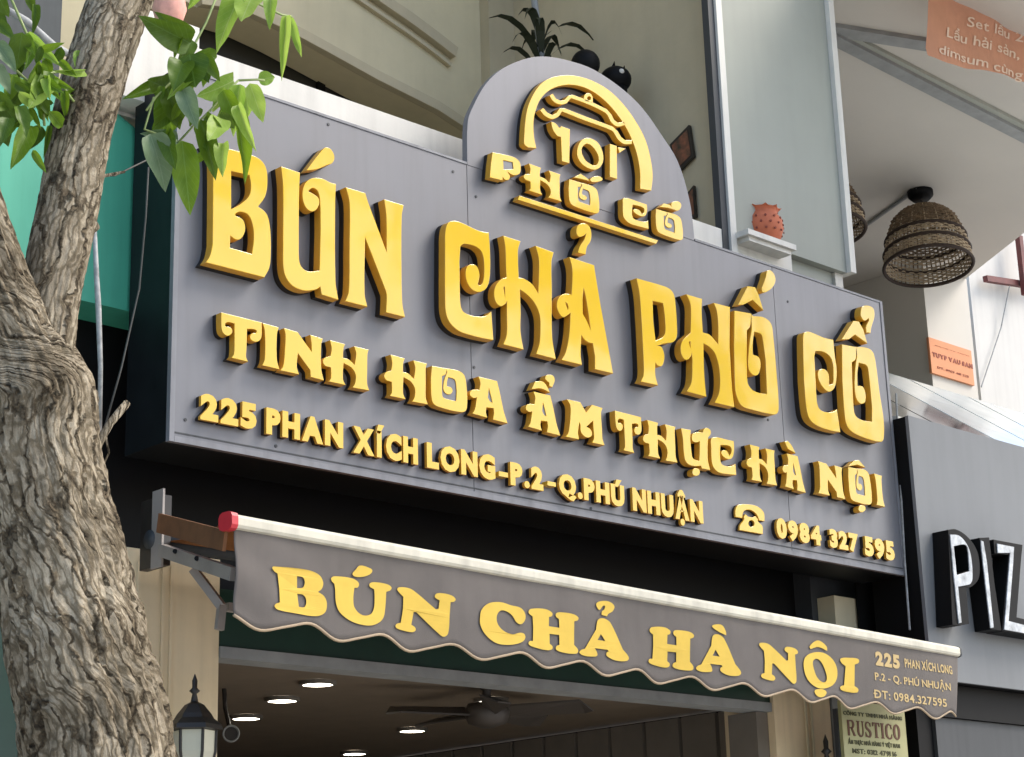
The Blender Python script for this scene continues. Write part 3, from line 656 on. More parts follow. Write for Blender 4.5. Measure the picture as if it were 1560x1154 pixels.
# end bracket and arms
b0=W(236,800,.17)
m=MB().box(3.765,3.80,.10,.25,b0.z-.16,b0.z+.10,LANT).box(3.755,3.764,.09,.16,b0.z-.17,b0.z+.12,ALU); m.build('wall_bracket',awn)
m=MB(); q0=W(245,838,.12); q1=VP_(372,872)-nrm*.05
e=(q1-q0).normalized(); up=Vector((0,0,1)); 
def bar2(m,a,b,h,wd,mt):
    a=Vector(a);b=Vector(b); t=(b-a).normalized(); s_=t.cross(Vector((0,0,1))).normalized()*wd/2; u_=s_.cross(t).normalized()*h/2
    v=[p+s_*i+u_*j for p in (a,b) for i,j in ((-1,-1),(1,-1),(1,1),(-1,1))]
    return m.add(v,[(0,1,2,3),(7,6,5,4),(0,4,5,1),(1,5,6,2),(2,6,7,3),(3,7,4,0)],mt)
bar2(m,q0,q1,.045,.03,ALU); arm=m.build('arm',awn)
m=MB(); 
for s in (.25,.55): 
    p=q0.lerp(q1,s)+Vector((-.017,-.012,.01)); m.tube([p,p+Vector((-.008,-.006,0))],.009,BLACK,8)
m.build('bolt',arm)
m=MB(); bar2(m,W(295,868,.0),W(338,925,-.1),.03,.03,ALU); bar2(m,W(338,922,-.1),W(334,960,-.1),.03,.02,ALU); m.build('elbow',awn)
m=MB(); bar2(m,W(345,925,-.05),W(345,925,-.05)+dirv*4.1,.03,.03,ALU); m.build('torsion_bar',awn)
m=MB(); bar2(m,(8.1,.1,RZ-.1),(7.9,-.27,ZT-.06),.05,.03,ALU); m.build('arm',awn)
m=MB(); bar2(m,W(242,797,.08),VP_(352,822)+nrm*-.03,.07,.012,mat('brown_flap',(.17,.07,.025),.8,var=.3,scale=9)); m.build('side_flap',awn)
# printed letters on the valance (thin film following the cloth)
def to_val(c2,off): return [vpt(p[0],p[1],off) for p in c2]
def vprint(contours,mt,name,label=None):
    v,f,nz=curve_mesh(contours,.001)
    keep=[g for g,q in zip(f,nz) if q>.5]
    used=sorted({i for g in keep for i in g}); mp={i:k for k,i in enumerate(used)}
    vs=[vpt(v[i].x,v[i].y,.008) for i in used]
    m=MB().add(vs,[tuple(mp[i] for i in g) for g in keep],mt); return m.build(name,val,label=label)
AW={}
def aw(k,s,x0,y0,sc,ref=None,label=None):
    c=[[uv(*p) for p in q] for q in spx(s,x0,y0,sc)]
    if ref:
        A=uv(x0+ref[0][0]/sc,y0+ref[0][1]/sc); B=uv(x0+ref[1][0]/sc,y0+ref[1][1]/sc)
        AW[k]=[[((p[0]-A[0])/(B[0]-A[0]),(p[1]-A[1])/(B[1]-A[1])) for p in q] for q in c]
    return c
def awput(k,x0,y0,sc,a,b):
    A=uv(x0+a[0]/sc,y0+a[1]/sc); B=uv(x0+b[0]/sc,y0+b[1]/sc)
    return [[(A[0]+u*(B[0]-A[0]),A[1]+v*(B[1]-A[1])) for u,v in q] for q in AW[k]]
a=(400,850,5.2)
vprint(aw('B',"65,80s 80,72s 330,100s 430,140s 462,200s 450,250s 420,275 470,310s 492,370s 475,440s 400,467s 250,450s 90,420s 62,395s 70,375s 105,360 110,250 105,130 75,105s|255,150 300,160s 315,200s 300,240s 255,245|255,290 305,300s 327,345s 310,395s 262,395",*a),PRINTY,'printed_letter')
vprint(aw('U',"530,165s 560,150s 700,165s 755,200s 750,235s 720,240 710,330s 720,400s 780,455s 850,450s 880,400s 885,300s 880,250 845,230s 845,205s 880,195s 980,210s 1018,235s 1010,258s 978,270 972,400s 955,480s 900,525s 820,538s 700,510s 600,440s 565,360s 560,250 555,210 535,190s|705,135s 730,95s 760,65s 830,80s 862,105s 830,140s 750,155s",*a),PRINTY,'printed_letter')
vprint(aw('N',"1065,250s 1080,235s 1150,240s 1200,265s 1370,410 1390,405 1395,340 1360,315s 1365,290s 1400,282s 1480,300s 1515,330s 1505,350s 1478,355 1475,450 1470,600s 1440,625s 1400,600s 1220,430 1200,430 1185,530 1215,550s 1220,575s 1190,588s 1100,570s 1060,550s 1065,525s 1100,515 1115,400 1115,310 1080,275s",*a,ref=((1065,235),(1515,625))),PRINTY,'printed_letter')
a=(710,900,6)
vprint(aw('C',"105,260s 120,180s 190,120s 300,110s 400,140s 480,160s 520,210s 520,270s 480,312s 440,295s 400,230s 340,190s 290,190s 258,240s 265,310s 320,375s 400,405s 470,390s 510,405s 510,450s 460,485s 350,502s 240,480s 150,400s 110,320s",*a),PRINTY,'printed_letter')
vprint(aw('H',"555,190s 580,170s 700,172s 765,205s 765,235s 738,245 735,330 830,345 828,265 800,240s 805,210s 850,203s 960,220s 1005,250s 1000,275s 968,285 965,400 965,500 1000,545s 995,575s 950,582s 860,570s 800,545s 800,515s 830,500 828,410 740,400 740,490 765,515s 760,540s 720,550s 620,530s 548,500s 550,470s 585,465 592,350 590,240 560,215s",*a,ref=((555,170),(1005,582))),PRINTY,'printed_letter')
Ac=aw('A',"1185,280s 1210,258s 1260,262s 1310,300s 1420,540 1470,600s 1475,630s 1440,648s 1340,640s 1265,600s 1265,570s 1285,560 1275,545 1155,530 1175,570s 1175,600s 1130,607s 1060,600s 1015,575s 1025,550s 1065,535 1170,360|1215,400 1255,465 1182,455",*a,ref=((1015,258),(1475,648)))
vprint(Ac+aw('h',"1180,150s 1178,118s 1230,98s 1300,105s 1345,145s 1330,190s 1290,215s 1275,238 1225,225 1228,195s 1252,172s 1255,140s 1232,150s 1205,178s",*a),PRINTY,'printed_letter')
a=(970,930,4.333)
vprint(awput('H',*a,(80,113),(370,398)),PRINTY,'printed_letter')
vprint(awput('A',*a,(380,165),(672,435))+aw('g',"485,110s 500,97s 550,100s 575,140s 578,168 530,145s",*a),PRINTY,'printed_letter')
vprint(awput('N',*a,(795,218),(1060,487)),PRINTY,'printed_letter')
vprint(aw('O',"1085,370s 1100,310s 1160,280s 1230,285s 1290,330s 1320,400s 1310,470s 1260,510s 1180,515s 1110,460s|1150,340s 1175,322s 1205,340s 1235,400s 1245,460s 1220,478s 1180,450s 1158,400s|1130,240s 1170,205s 1200,203s 1245,240s 1250,270 1190,245s 1135,258|1155,540s 1170,525s 1220,525s 1242,545s 1220,572s 1180,572s",*a),PRINTY,'printed_letter')
vprint(aw('I',"1340,320s 1400,315s 1455,322s 1462,345s 1435,360 1440,500 1465,520s 1460,542s 1400,540s 1350,525s 1345,505s 1370,495 1375,370 1345,345s",*a),PRINTY,'printed_letter')
for tx,tl,br,bo in [('225',(1332,992),(1371,1019),.06),('PHAN XÍCH LONG',(1377,1003),(1448,1028),.03),('P.2 - Q. PHÚ NHUẬN',(1332,1024),(1445,1053),.02),('ĐT: 0984.327595',(1332,1050),(1439,1078),.02)]:
    m=MB()
    for ch,v,f in fit_text(tx,uv(*tl),uv(*br),bo): m.add([vpt(p[0],p[1],.005) for p in v],f,PRINTW)
    m.build('printed_line',val,kind='stuff')

# ================================================================ RIGHT NEIGHBOUR
YP=-.10
XP=8.203; zp1=W(1470,657,YP).z; zp0=W(1505,1045,YP).z
nb=thing('neighbour_sign','plain grey sign board of the shop next door with deep black channel letters','sign',(9.6,0,zp0))
MB().box(XP,12.5,YP,YP+.02,zp0,zp1,GRAY2).build('panel',nb)
MB().box(XP+.001,12.5,YP+.021,.22,zp0+.002,zp1-.002,BLACK).build('box',nb)
YL=YP-.10
def chan(ch,s,white,lab):
    c=[[ (W(p[0],p[1],YL).x,W(p[0],p[1],YL).z) for p in q] for q in spx(s,1400,790,6.075)]
    m=MB(); raise_(m,c,YP-.001,.099,BLACK,BLACK,.002); o=m.build('letter',nb,label=lab)
    c=[[ (W(p[0],p[1],YL-.006).x,W(p[0],p[1],YL-.006).z) for p in q] for q in spx(white,1400,790,6.075)]
    m=MB(); raise_(m,c,YL-.0005,.006,CHROME,CHROME,.001); m.build('letter_face',o)
    # raised outer lip
    return o
chan('P',"270,105 340,100s 440,160s 530,280s 562,420s 552,560s 490,632s 440,645 465,975 375,995 310,985|325,262 430,250s 455,320 465,480 350,522","290,150 370,160s 440,235s 478,330s 495,500s 482,600s 420,622s 362,632 395,965 370,972 320,500|322,258 432,246s 458,320 468,490 350,525",'black channel letter P')
chan('I',"560,180 650,175 700,600 765,1040 665,1028 610,600","575,205 597,215 628,400 655,650 692,1010 665,1016 615,600 582,300",'black channel letter I')
chan('Z',"690,195 960,245 945,400 905,915 1300,1010 1300,1130 770,1045 830,340 700,325","725,235 880,265 872,420 830,950 965,985 1290,1050 1290,1110 960,1060 790,1030 845,320 730,320",'black channel letter Z')
# cladding below the neighbour sign
lo=thing('neighbour_shopfront','dark grey cladding of the shop next door below its sign','shopfront',(10,.1,.14))
MB().box(XP+.14,12.5,-.02,.2,zp0-.17,zp0-.002,BLACK).build('black_strip_board',lo)  # plain black strip directly below the sign
MB().box(XP+.14,12.5,.0,.2,zp0-.62,zp0-.173,GRAYD).build('cladding_panel',lo)
MB().box(XP+.14,12.5,.02,.2,zp0-1.1,zp0-.64,GRAYD).build('cladding_panel',lo)
MB().box(XP+.14,12.5,.06,.2,.14,zp0-1.11,GRAYD).build('cladding_panel',lo)
# black gap between the two signs
MB().box(8.21,8.34,.02,.2,2.4,zp0-.004,BLACK).build('corner_post',lo)
q=MB(); q.tube([W(1365,600,.0),W(1371,720,-.01),W(1378,850,-.01),W(1386,960,-.02)],.006,CABLE,6); tag(q.build('white_conduit'),'thin pale conduit running down between the big sign and the neighbour sign','conduit')
# RUSTICO plate
YR=.0
pl0=W(1281,1076,YR); pl1=W(1386,1180,YR)
pt=thing('name_plate','small olive yellow RUSTICO plate below the right end of the awning','sign',((pl0.x+pl1.x)/2,YR,pl1.z))
MB().box(pl0.x,pl1.x,YR,YR+.02,pl1.z-.1,W(1290,1068,YR).z,PLATE).build('board',pt)
MB().box(pl0.x-.01,pl1.x+.0,YR+.021,.045,2.2,2.72,GRAYD).build('mount',pt)
def text_on(parent,tx,tl,br,mt,y,bold=.03,name='printed_line',dep=.002):
    A=W(*tl,y); B=W(*br,y); m=MB()
    for ch,v,f in fit_text(tx,(A.x,A.z),(B.x,B.z),bold): slab(m,v,f,lambda p:Vector((p[0],y-.0005,p[1])),Vector((0,-dep,0)),mt,mt)
    return m.build(name,parent,kind='stuff')
text_on(pt,'CÔNG TY TNHH NHÀ HÀNG',(1284,1083),(1374,1098),PLT2,YR,.04)
# RUSTICO in condensed serif capitals: thick and thin strokes
RS={'R':["0,0 22,0 22,100 0,100","22,0 60,0s 78,26s 60,52s 22,52 22,44 48,42s 56,26s 48,9s 22,9","36,50 54,48 88,100 64,100"],
'U':["0,0 34,0 34,6 28,6 28,78s 44,92s 62,78s 62,6 54,6 54,0 80,0 80,6 72,6 72,80s 44,104s 8,82s 8,6 0,6"],
'S':["64,6 64,30 58,30 50,12s 32,8s 18,22s 30,38s 58,54s 70,76s 54,100s 26,100s 10,92 6,100 2,100 2,68 8,68 18,86s 36,92s 48,80s 40,64s 12,48s 2,26s 18,2s 42,0s 56,8"],
'T':["0,0 80,0 82,26 76,26 66,8 52,8 52,92 62,96 62,100 20,100 20,96 30,92 30,8 16,8 6,26 0,26"],
'I':["0,0 36,0 36,6 29,8 29,92 36,94 36,100 0,100 0,94 7,92 7,8 0,6"],
'C':["76,4 76,34 70,34 60,14s 44,8s 28,24s 24,50s 28,78s 44,92s 62,84s 74,66 78,68 72,94s 42,102s 8,84s 0,50s 8,16s 40,-2s 62,6 70,4"],
'O':["42,-2s 74,16s 82,50s 74,84s 42,102s 8,84s 0,50s 8,16s|42,8s 30,22s 25,50s 30,78s 42,92s 53,78s 58,50s 53,22s"]}
wd={'R':90,'U':80,'S':72,'T':82,'I':36,'C':78,'O':82}
A=W(1290,1097,YR); B=W(1372,1128,YR); tot=sum(wd[c] for c in 'RUSTICO')+6*14; xx=0
for c in 'RUSTICO':
    m=MB()
    for s in RS[c]:
        cc=[[(A.x+(xx+p.x)/tot*(B.x-A.x),A.z+p.y/100*(B.z-A.z)) for p in smooth(q,4)] for q in parse(s)]
        raise_(m,cc,YR-.0005,.002,PLT,PLT,0)
    m.build('printed_letter',pt); xx+=wd[c]+14
text_on(pt,'ẨM THỰC NHÀ HÀNG Ý VIỆT NAM',(1292,1127),(1371,1140),PLT2,YR,.04)
text_on(pt,'MST: 0312 4791 16',(1298,1140),(1366,1153),PLT2,YR,.03)

# ---- balcony storey of the neighbour, behind the column
nbb=thing('neighbour_building','pale neighbouring building with a grey balcony soffit, beams and white wall','building',(11,3,.14))
ZS=7.1
def zq(px,py): p=WZ(px,py,ZS); return p
e1=zq(1560,355); e2=zq(1452,440); 
far=WZ(1300,430,ZS)
sx=[(8.2,-1.6),(16,-1.6),(16,e1.y-.9)]
# soffit polygon: right edge is oblique
d=(e1-e2); ext=e1+d*2.5
poly=[(8.3,4.3),(e2.x,4.3),(e2.x,e2.y),(ext.x,ext.y),(ext.x,-1.5),(8.3,-1.5)]
v,f,nz=curve_mesh([poly],.15); MB().add([(p.x,p.y,ZS+p.z) for p in v],f,SOFF).build('soffit',nbb)
def beam(pa,pb,wd_,dp,mt=BEAMG):
    a=WZ(*pa,ZS-dp); b=WZ(*pb,ZS-dp); m=MB(); bar2(m,Vector((a.x,a.y,ZS-dp/2-.001)),Vector((b.x,b.y,ZS-dp/2-.001)),dp,wd_,mt); return m.build('soffit_beam',nbb)
beam((1240,46),(1640,252),.10,.05); beam((1240,30),(1640,236),.05,.025,GGREEN); beam((1240,44),(1480,82),.12,.03)
# white wall and pillar behind
yw=W(1480,600,0).y
YW=3.4
a=W(1484,500,YW).x; MB().box(a,16,YW,YW+.2,3,ZS+3,mat('off_white_wall',(.60,.585,.54),.8,var=.05,scale=1.5,streak=.06)).build('wall',nbb)
xp0=W(1415,520,YW-.5).x; xp1=W(1482,520,YW-.5).x
MB().box(xp0,xp1,YW-.5,YW+.4,3,ZS-.002,SOFF).build('wall_pillar',nbb)
MB().box(8.5,16,YW+.42,YW+.6,3,ZS-.002,GLASSD).build('dark_window',nbb)
for i in range(7):
    x=8.9+i*.5; MB().box(x,x+.12,YW+.36,YW+.41,3,ZS-.01,BEAMG if i%2 else BLACK).build('window_frame',nbb)
MB().box(8.45,xp0-.003,YW-.1,YW+.35,W(1330,452,YW-.1).z,ZS-.003,SOFF)
MB().box(xp0-.002,15,YW+.405,YW+.415,W(1330,440,YW+.4).z,ZS-.003,SOFF).build('ceiling_edge',nbb)
# red timbers on the wall
q=MB(); bar2(q,W(1501,425,YW-.08),W(1600,440,YW-.08),.055,.05,RWOOD); t=thing('red_timber_frame','dark red wooden bars fixed to the white wall at the right edge','wooden frame',W(1540,440,YW-.1)); q.build('rail',t)
q=MB(); bar2(q,W(1552,360,YW-.14),W(1562,450,YW-.14),.06,.05,RWOOD); q.build('post',t)
q=MB(); q.tube([W(1538,436,YW-.09),W(1525,500,YW-.04),W(1495,590,YW-.03)],.006,CABLE,6); tag(q.build('hanging_wire'),'thin grey wire sloping down the white wall at the right','wire')
# orange notice
t=thing('orange_notice','small orange notice with dark red print on the pale pillar at the right','notice',W(1448,588,YW-.52))
A=W(1414,514,YW-.52); B=W(1484,588,YW-.52)
MB().box(A.x,B.x,YW-.525,YW-.501,B.z-.0,A.z,ORS).build('board',t)
text_on(t,'CONG TY TNHH',(1424,526),(1476,543),ORT,YW-.526,.0)
text_on(t,'TUYP VAU SAN',(1420,536),(1482,562),ORT,YW-.526,.06)
text_on(t,'DT: 0903 481 225',(1428,558),(1476,576),ORT,YW-.526,.0)
# glazed canopy above neighbour's sign
can=thing('glass_canopy','clear glass canopy with white glare and grey bars above the neighbour sign','canopy',(9.5,.2,zp1))
def canq(m,pl,mt,dz=0):
    return m.add([Vector(p)+Vector((0,0,dz)) for p in pl],[tuple(range(len(pl)))],mt)
c0=W(1384,640,.1); 
n0=Vector((8.24,.05,zp1+.03)); n1=Vector((12.5,.05,zp1+.03)); YB=1.3
f0=W(1378,566,YB); f1=W(1560,648,YB); 
zf=(W(1400,575,YB).z+W(1560,640,YB).z)/2
f0=Vector((8.24,YB,zf)); f1=Vector((13,YB,zf))
NG=7
for i in range(NG):
    u0=i/NG; u1=(i+1)/NG-.006
    q=[n0.lerp(n1,u0),n0.lerp(n1,u1),f0.lerp(f1,u1),f0.lerp(f1,u0)]
    q2=[p+Vector((0,0,.008)) for p in q]
    MB().add(q+q2,[(3,2,1,0),(4,5,6,7),(0,1,5,4),(1,2,6,5),(2,3,7,6),(3,0,4,7)],GLASSD if i<=1 else GLASSC).build('pane',can)
for s in (.3,.62,1.0):
    m=MB(); bar2(m,n0.lerp(f0,s)+Vector((0,0,-.012)),n1.lerp(f1,s)+Vector((0,0,-.012)),.02,.03,BEAMG); m.build('bar',can)
MB().box(8.24,12.5,.0,.06,zp1+.004,zp1+.028,WHITE).build('edge_rail',can)
# left panes above are dark, in place of reflections in the glass
# ================================================================ PENDANT WICKER LAMPS
def wicker(cx,cy,wpx,label,Zt=ZS):
    top=WZ(cx,cy,Zt-.02); dist=(top-CAMLOC).length; r=wpx/2/FPX*dist
    t=thing('wicker_pendant',label,'pendant lamp',top,'woven pendant lamps under the neighbour balcony')
    m=MB().lathe([(.001,.02),(r*.30,.02),(r*.30,-.02),(r*.22,-.05),(.001,-.05)],top,BLACK,20); m.build('ceiling_rose',t,True)
    drop=.09; m=MB().tube([top-Vector((0,0,.03)),top-Vector((0,0,.03+drop+.04))],.006,CABLED,6); m.build('cord',t)
    c=top-Vector((0,0,.05+drop)); H=r*1.5
    prof=[(0.02,0),(.30,-.02),(.55,-.09),(.74,-.22),(.86,-.42),(.93,-.62),(.98,-.82),(1.0,-1.0)]
    def R_(s):
        s=min(max(s,0),.9999)*(len(prof)-1); i=int(s); f=s-i
        a,b=prof[i],prof[i+1]; return (a[0]+(b[0]-a[0])*f)*r,(a[1]+(b[1]-a[1])*f)*H
    m=MB()
    NR=36
    for i in range(NR):
        s=.12+.86*i/(NR-1); rr,zz=R_(s); mt=WICK if s<.62 else WICKL
        pts=[]
        for k in range(56):
            th=2*math.pi*k/56; j=.006*(1 if (k+i)%2 else -1)+.004*noise.noise(Vector((k*.7,i*1.3,cx))); jz=.006*noise.noise(Vector((k*.5,i*2.1,4+cx)))
            pts.append(c+Vector(((rr+j)*math.cos(th),(rr+j)*math.sin(th),zz+jz)))
        if i%9==8: continue
        m.tube(pts,H/NR*.46,mt,5,closed=True)
    m.build('weave',t,True)
    m=MB()
    for k in range(56):
        th=2*math.pi*(k+.5)/56; m.tube([c+Vector((R_(s)[0]*math.cos(th),R_(s)[0]*math.sin(th),R_(s)[1])) for s in [q/10 for q in range(11)]],.0055,WICK if k%3 else WICKL,4)
    m.build('stakes',t)
    for s in (.66,.82,.999):
        rr,zz=R_(s); m=MB(); m.tube([c+Vector(((rr+.006)*math.cos(a),(rr+.006)*math.sin(a),zz)) for a in [2*math.pi*k/40 for k in range(40)]],.014,WICKD,6,closed=True); m.build('hoop',t,True)
    t.rotation_euler=(R(-5),R(6),0)
wicker(1402,295,126,'large bell-shaped brown wicker lamp hanging from a black ceiling rose')
wicker(1250,250,112,'second wicker lamp mostly hidden behind the grey-green column')
m=MB(); m.tube([WZ(1398,288,ZS-.015),WZ(1322,342,ZS-.015)],.014,BEAMG,6); tag(m.build('surface_conduit'),'thin grey conduit running across the soffit to the black ceiling rose','conduit')

# ================================================================ ORANGE BANNER
YBn=.0
bn=thing('orange_banner','faded orange hanging banner with pale print in the top right corner','banner',W(1500,100,YBn))
def bp(px,py,off=0):
    p=W(px,py,YBn); p.y+=.008*math.sin(p.x*11)+.004*math.sin(p.x*23+p.z*3)+off; return p
pA,pB=(1409,84),(1640,148)
m=MB(); vs=[];fs=[]; nu,nv=50,24
for i in range(nu+1):
    s=i/nu
    for j in range(nv+1):
        t=j/nv; bx=pA[0]+(pB[0]-pA[0])*s+ (1-s)*0; by=pA[1]+(pB[1]-pA[1])*s
        tx=bx+13*(1-s)-6*s; ty=by-260; r_=3*math.sin(s*9)
        px=bx+(tx-bx)*(1-t); py=(ty+(by+r_-ty)*t)
        if s==0 and t>.97: px+=3
        vs.append(bp(px,py))
for i in range(nu):
    for j in range(nv): fs.append((i*(nv+1)+j,(i+1)*(nv+1)+j,(i+1)*(nv+1)+j+1,i*(nv+1)+j+1))
m.add(vs,fs,ORANGE); cl=m.build('banner_cloth',bn,True)
def ban_text(tx,x0,y0,x1,y1,h,bold=.01):
    g=text_outline(tx,bold); X=max(q[4] for q in g); m=MB()
    for ch,v,f,a,b in g:
        vs=[]
        for p in v:
            s=p.x/X; px=x0+(x1-x0)*s+p.y*h*.10; py=y0+(y1-y0)*s-p.y/CAPH*h; vs.append(bp(px,py,-.006))
        m.add(vs,f,BANT)
    m.build('printed_line',cl,kind='stuff')
ban_text('Set lẩu 2 người',1473,40,1620,84,15); ban_text('Lẩu hải sản, rau nấm',1440,57,1640,116,15); ban_text('dimsum cùng nước',1428,82,1618,140,14)
m=MB()
for s in ("1480,-8s 1500,-12s 1500,2s 1490,6s 1482,4s","1522,14s 1545,-2s 1556,-20s 1562,-14s 1550,8s 1530,24s"):
    for q in parse(s): 
        cc=smooth(q,4); m.add([bp(p.x,p.y,-.007) for p in cc],[tuple(range(len(cc)))],BANT)
m.build('printed_figure',cl)

# ================================================================ TEAL NEIGHBOUR ON THE LEFT
tl_=thing('teal_fascia','rounded teal green sign box of the shop on the left, behind the tree','sign',(2.8,.3,3.9))
YT=.32; zt0=W(160,466,YT).z; zt1=W(180,165,YT).z; xe=3.87
prof=[(0.4,YT)]
rc=.15
prof=[(0.2,YT)]+[(xe-rc+rc*math.sin(a),YT+rc-rc*math.cos(a)) for a in [math.pi/2*k/10 for k in range(11)]]+[(xe,YT+.4)]
vs=[];fs=[]
NZ=14
for k in range(NZ+1):
    z=zt0+(zt1-zt0)*k/NZ
    cut=0
    if z>zt1-.16: q=(z-(zt1-.16))/.16; cut=.16*(1-math.sqrt(max(0,1-q*q)))
    for (x,y) in prof: vs.append((x-(cut if x>xe-rc-.01 else 0),y,z))
n=len(prof)
for k in range(NZ):
    for i in range(n-1): fs.append((k*n+i,k*n+i+1,(k+1)*n+i+1,(k+1)*n+i))
fs.append(tuple(range(n))[::-1]); fs.append(tuple(NZ*n+i for i in range(n)))
MB().add(vs,fs,TEAL).build('fascia',tl_)
MB().box(.2,xe-.02,YT+.05,YT+.5,zt1+.002,zt1+.02,WHITE).build('cap_strip',tl_)
lb=thing('left_building','dark upper wall and dark green base of the shop on the left','building',(2,.6,.14))
MB().box(-2,3.62,YT+.42,YT+.6,zt1+.03,9,mat('slate_wall',(.05,.06,.06),.6,var=.3,scale=2,streak=.3)).build('wall',lb)
MB().box(-2,3.66,YT+.25,YT+.6,2.95,zt0-.003,BLACK).build('recess_board',lb)
MB().box(-2,W(170,1000,.28).x-.004,.2,.28,.14,2.945,DGREEN).build('wall_panel',lb)
for i in range(3): 
    x=1.2+i*.75; MB().box(x,x+.02,YT+.395,YT+.418,zt1+.03,9,BEAMG).build('wall_batten',lb)
# pipes and cables on the left
q=MB(); q.tube([W(143,330,.05),W(147,420,.03),W(150,470,.02),W(153,560,.02),W(152,660,.05)],[.008,.010,.011,.009,.008],CABLE,8); tag(q.build('grey_pipe',smooth=True),'thin weathered pale grey pipe hanging beside the tree trunk','pipe')
q=MB(); q.tube([W(226,255,.02),W(222,330,.03),W(212,440,.03),W(185,560,.03),W(160,650,.0)],.004,CABLED,6); tag(q.build('dark_cable',smooth=True),'slack dark cable down the black side of the big sign','cable')
q=MB(); q.tube([W(-20,-2,-.6),W(40,32,-.6),W(80,68,-.6),W(120,92,-.6)],.012,CABLE,8); tag(q.build('grey_cable',smooth=True),'mottled grey cable crossing behind the leaves in the top left corner','cable')
q=MB(); q.tube([W(140,268,-.5),W(175,268,-.5),W(228,242,-.2)],.003,CABLED,6); tag(q.build('thin_cable',smooth=True),'thin dark cable from the tree across the teal box','cable')

# ================================================================ LANTERNS
def lantern(tip,wpx,y,label):
    p=W(*tip,y); d=(p-CAMLOC).length; r=wpx/2/FPX*d
    t=thing('wall_lantern',label,'lantern',p-Vector((0,0,r*4.6)),'black wall lanterns beside the restaurant entrance')
    c=p
    MB().lathe([(.001,0),(.10*r,-.25*r),(.09*r,-.5*r),(.2*r,-.62*r),(.08*r,-.72*r),(.14*r,-1.0*r)],c,LANT,10).build('finial',t,True)
    MB().lathe([(.12*r,-1.0*r),(.35*r,-1.12*r),(.62*r,-1.45*r),(.72*r,-1.62*r),(1.0*r,-1.85*r),(1.05*r,-2.02*r),(.80*r,-2.05*r)],c,LANT,6,phase=.35).build('roof',t)
    m=MB(); N=6
    for k in range(N):
        a=2*math.pi*k/N+.35; m.tube([c+Vector((.80*r*math.cos(a),.80*r*math.sin(a),-2.03*r)),c+Vector((.78*r*math.cos(a),.78*r*math.sin(a),-2.8*r)),c+Vector((.42*r*math.cos(a),.42*r*math.sin(a),-4.3*r))],.055*r,LANT,6)
    m.build('cage_bars',t)
    for k in range(N):
        a=2*math.pi*k/N+.35; b=a+2*math.pi/N; q=[]
        for (rr,zz) in ((.78,-2.06),(.76,-2.8),(.41,-4.25)): q.append((c+Vector((rr*r*math.cos(a),rr*r*math.sin(a),zz*r)),c+Vector((rr*r*math.cos(b),rr*r*math.sin(b),zz*r))))
        MB().add([q[0][0],q[0][1],q[1][1],q[1][0],q[2][1],q[2][0]],[(0,1,2,3),(3,2,4,5)],LGLASS).build('pane',t)
    MB().lathe([(.45*r,-4.28*r),(.5*r,-4.4*r),(.2*r,-4.6*r),(.05*r,-5.0*r)],c,LANT,12).build('base',t,True)
    m=MB(); m.tube([c+Vector((0,0,-4.4*r)),c+Vector((0,.5*r,-4.9*r)),Vector((c.x,.3,c.z-4.2*r))],.1*r,LANT,8); m.build('arm',t,True)
lantern((297,1027),82,.12,'black wall lantern with frosted panes on the cream pillar at the left')
lantern((1257,1119),82,.1,'black wall lantern at the bottom right, only its pointed top in view')

# ================================================================ BALCONY ORNAMENTS
# terracotta pot
c=W(1161,358,.33); c.z=zpar
t=thing('terracotta_pot','round orange terracotta pot with pierced pattern on the white parapet','pot',c)
d=(c-CAMLOC).length; r=33/FPX*d
MB().lathe([(.55*r,0),(.85*r,.3*r),(1.0*r,.75*r),(.95*r,1.2*r),(.72*r,1.5*r),(.78*r,1.62*r),(.85*r,1.7*r),(.6*r,1.66*r)],c,TERRA,28,cap=False).build('body',t,True)
m=MB()
for k in range(10):
    a=2*math.pi*k/10; b=a+2*math.pi/20
    m.add([c+Vector((.8*r*math.cos(a),.8*r*math.sin(a),1.64*r)),c+Vector((.8*r*math.cos(a+.628),.8*r*math.sin(a+.628),1.64*r)),c+Vector((.98*r*math.cos(b),.98*r*math.sin(b),1.74*r))],[(0,1,2)],TERRA)
m.build('rim_points',t)
m=MB()
for row,(rr,zz) in enumerate(((1.0,.55),(1.02,.85),(.98,1.15))):
    for k in range(14):
        a=2*math.pi*(k+row*.5)/14; p=c+Vector((rr*r*math.cos(a),rr*r*math.sin(a),zz*r)); n_=Vector((math.cos(a),math.sin(a),0))
        m.tube([p-n_*.004,p+n_*.0015],.055*r,TERRAD,8)
m.build('piercing',t,kind='stuff')
# black ornaments behind the arch top
YO=.9
c=W(892,98,YO); t=thing('black_sphere_ornament','dark round ornament just behind the top of the arch','ornament',c); r=22/FPX*(c-CAMLOC).length
MB().lathe([(r*math.sin(a),-r*math.cos(a)) for a in [math.pi*k/12+.001 for k in range(13)]],c,BLACK,20).build('ball',t,True)
MB().tube([c-Vector((0,0,r)),c-Vector((0,0,.8))],.02,BLACK,8).build('stand',t)
c=W(938,122,YO); t=thing('black_cat_ornament','small black cat-shaped ornament with a white spot behind the arch','ornament',c); r=24/FPX*(c-CAMLOC).length
m=MB().lathe([(r*1.0*math.sin(a),-r*.85*math.cos(a)) for a in [math.pi*k/12+.001 for k in range(13)]],c,BLACK,20); m.build('head',t,True)
for s in (-.2,.8):
    p=c+Vector((s*r*.9,0,.55*r)); MB().add([p+Vector((-.3*r,0,0)),p+Vector((.3*r,0,0)),p+Vector((0,.2*r,0)),p+Vector((.15*r,0,.75*r))],[(0,1,3),(1,2,3),(2,0,3)],BLACK).build('ear',t)
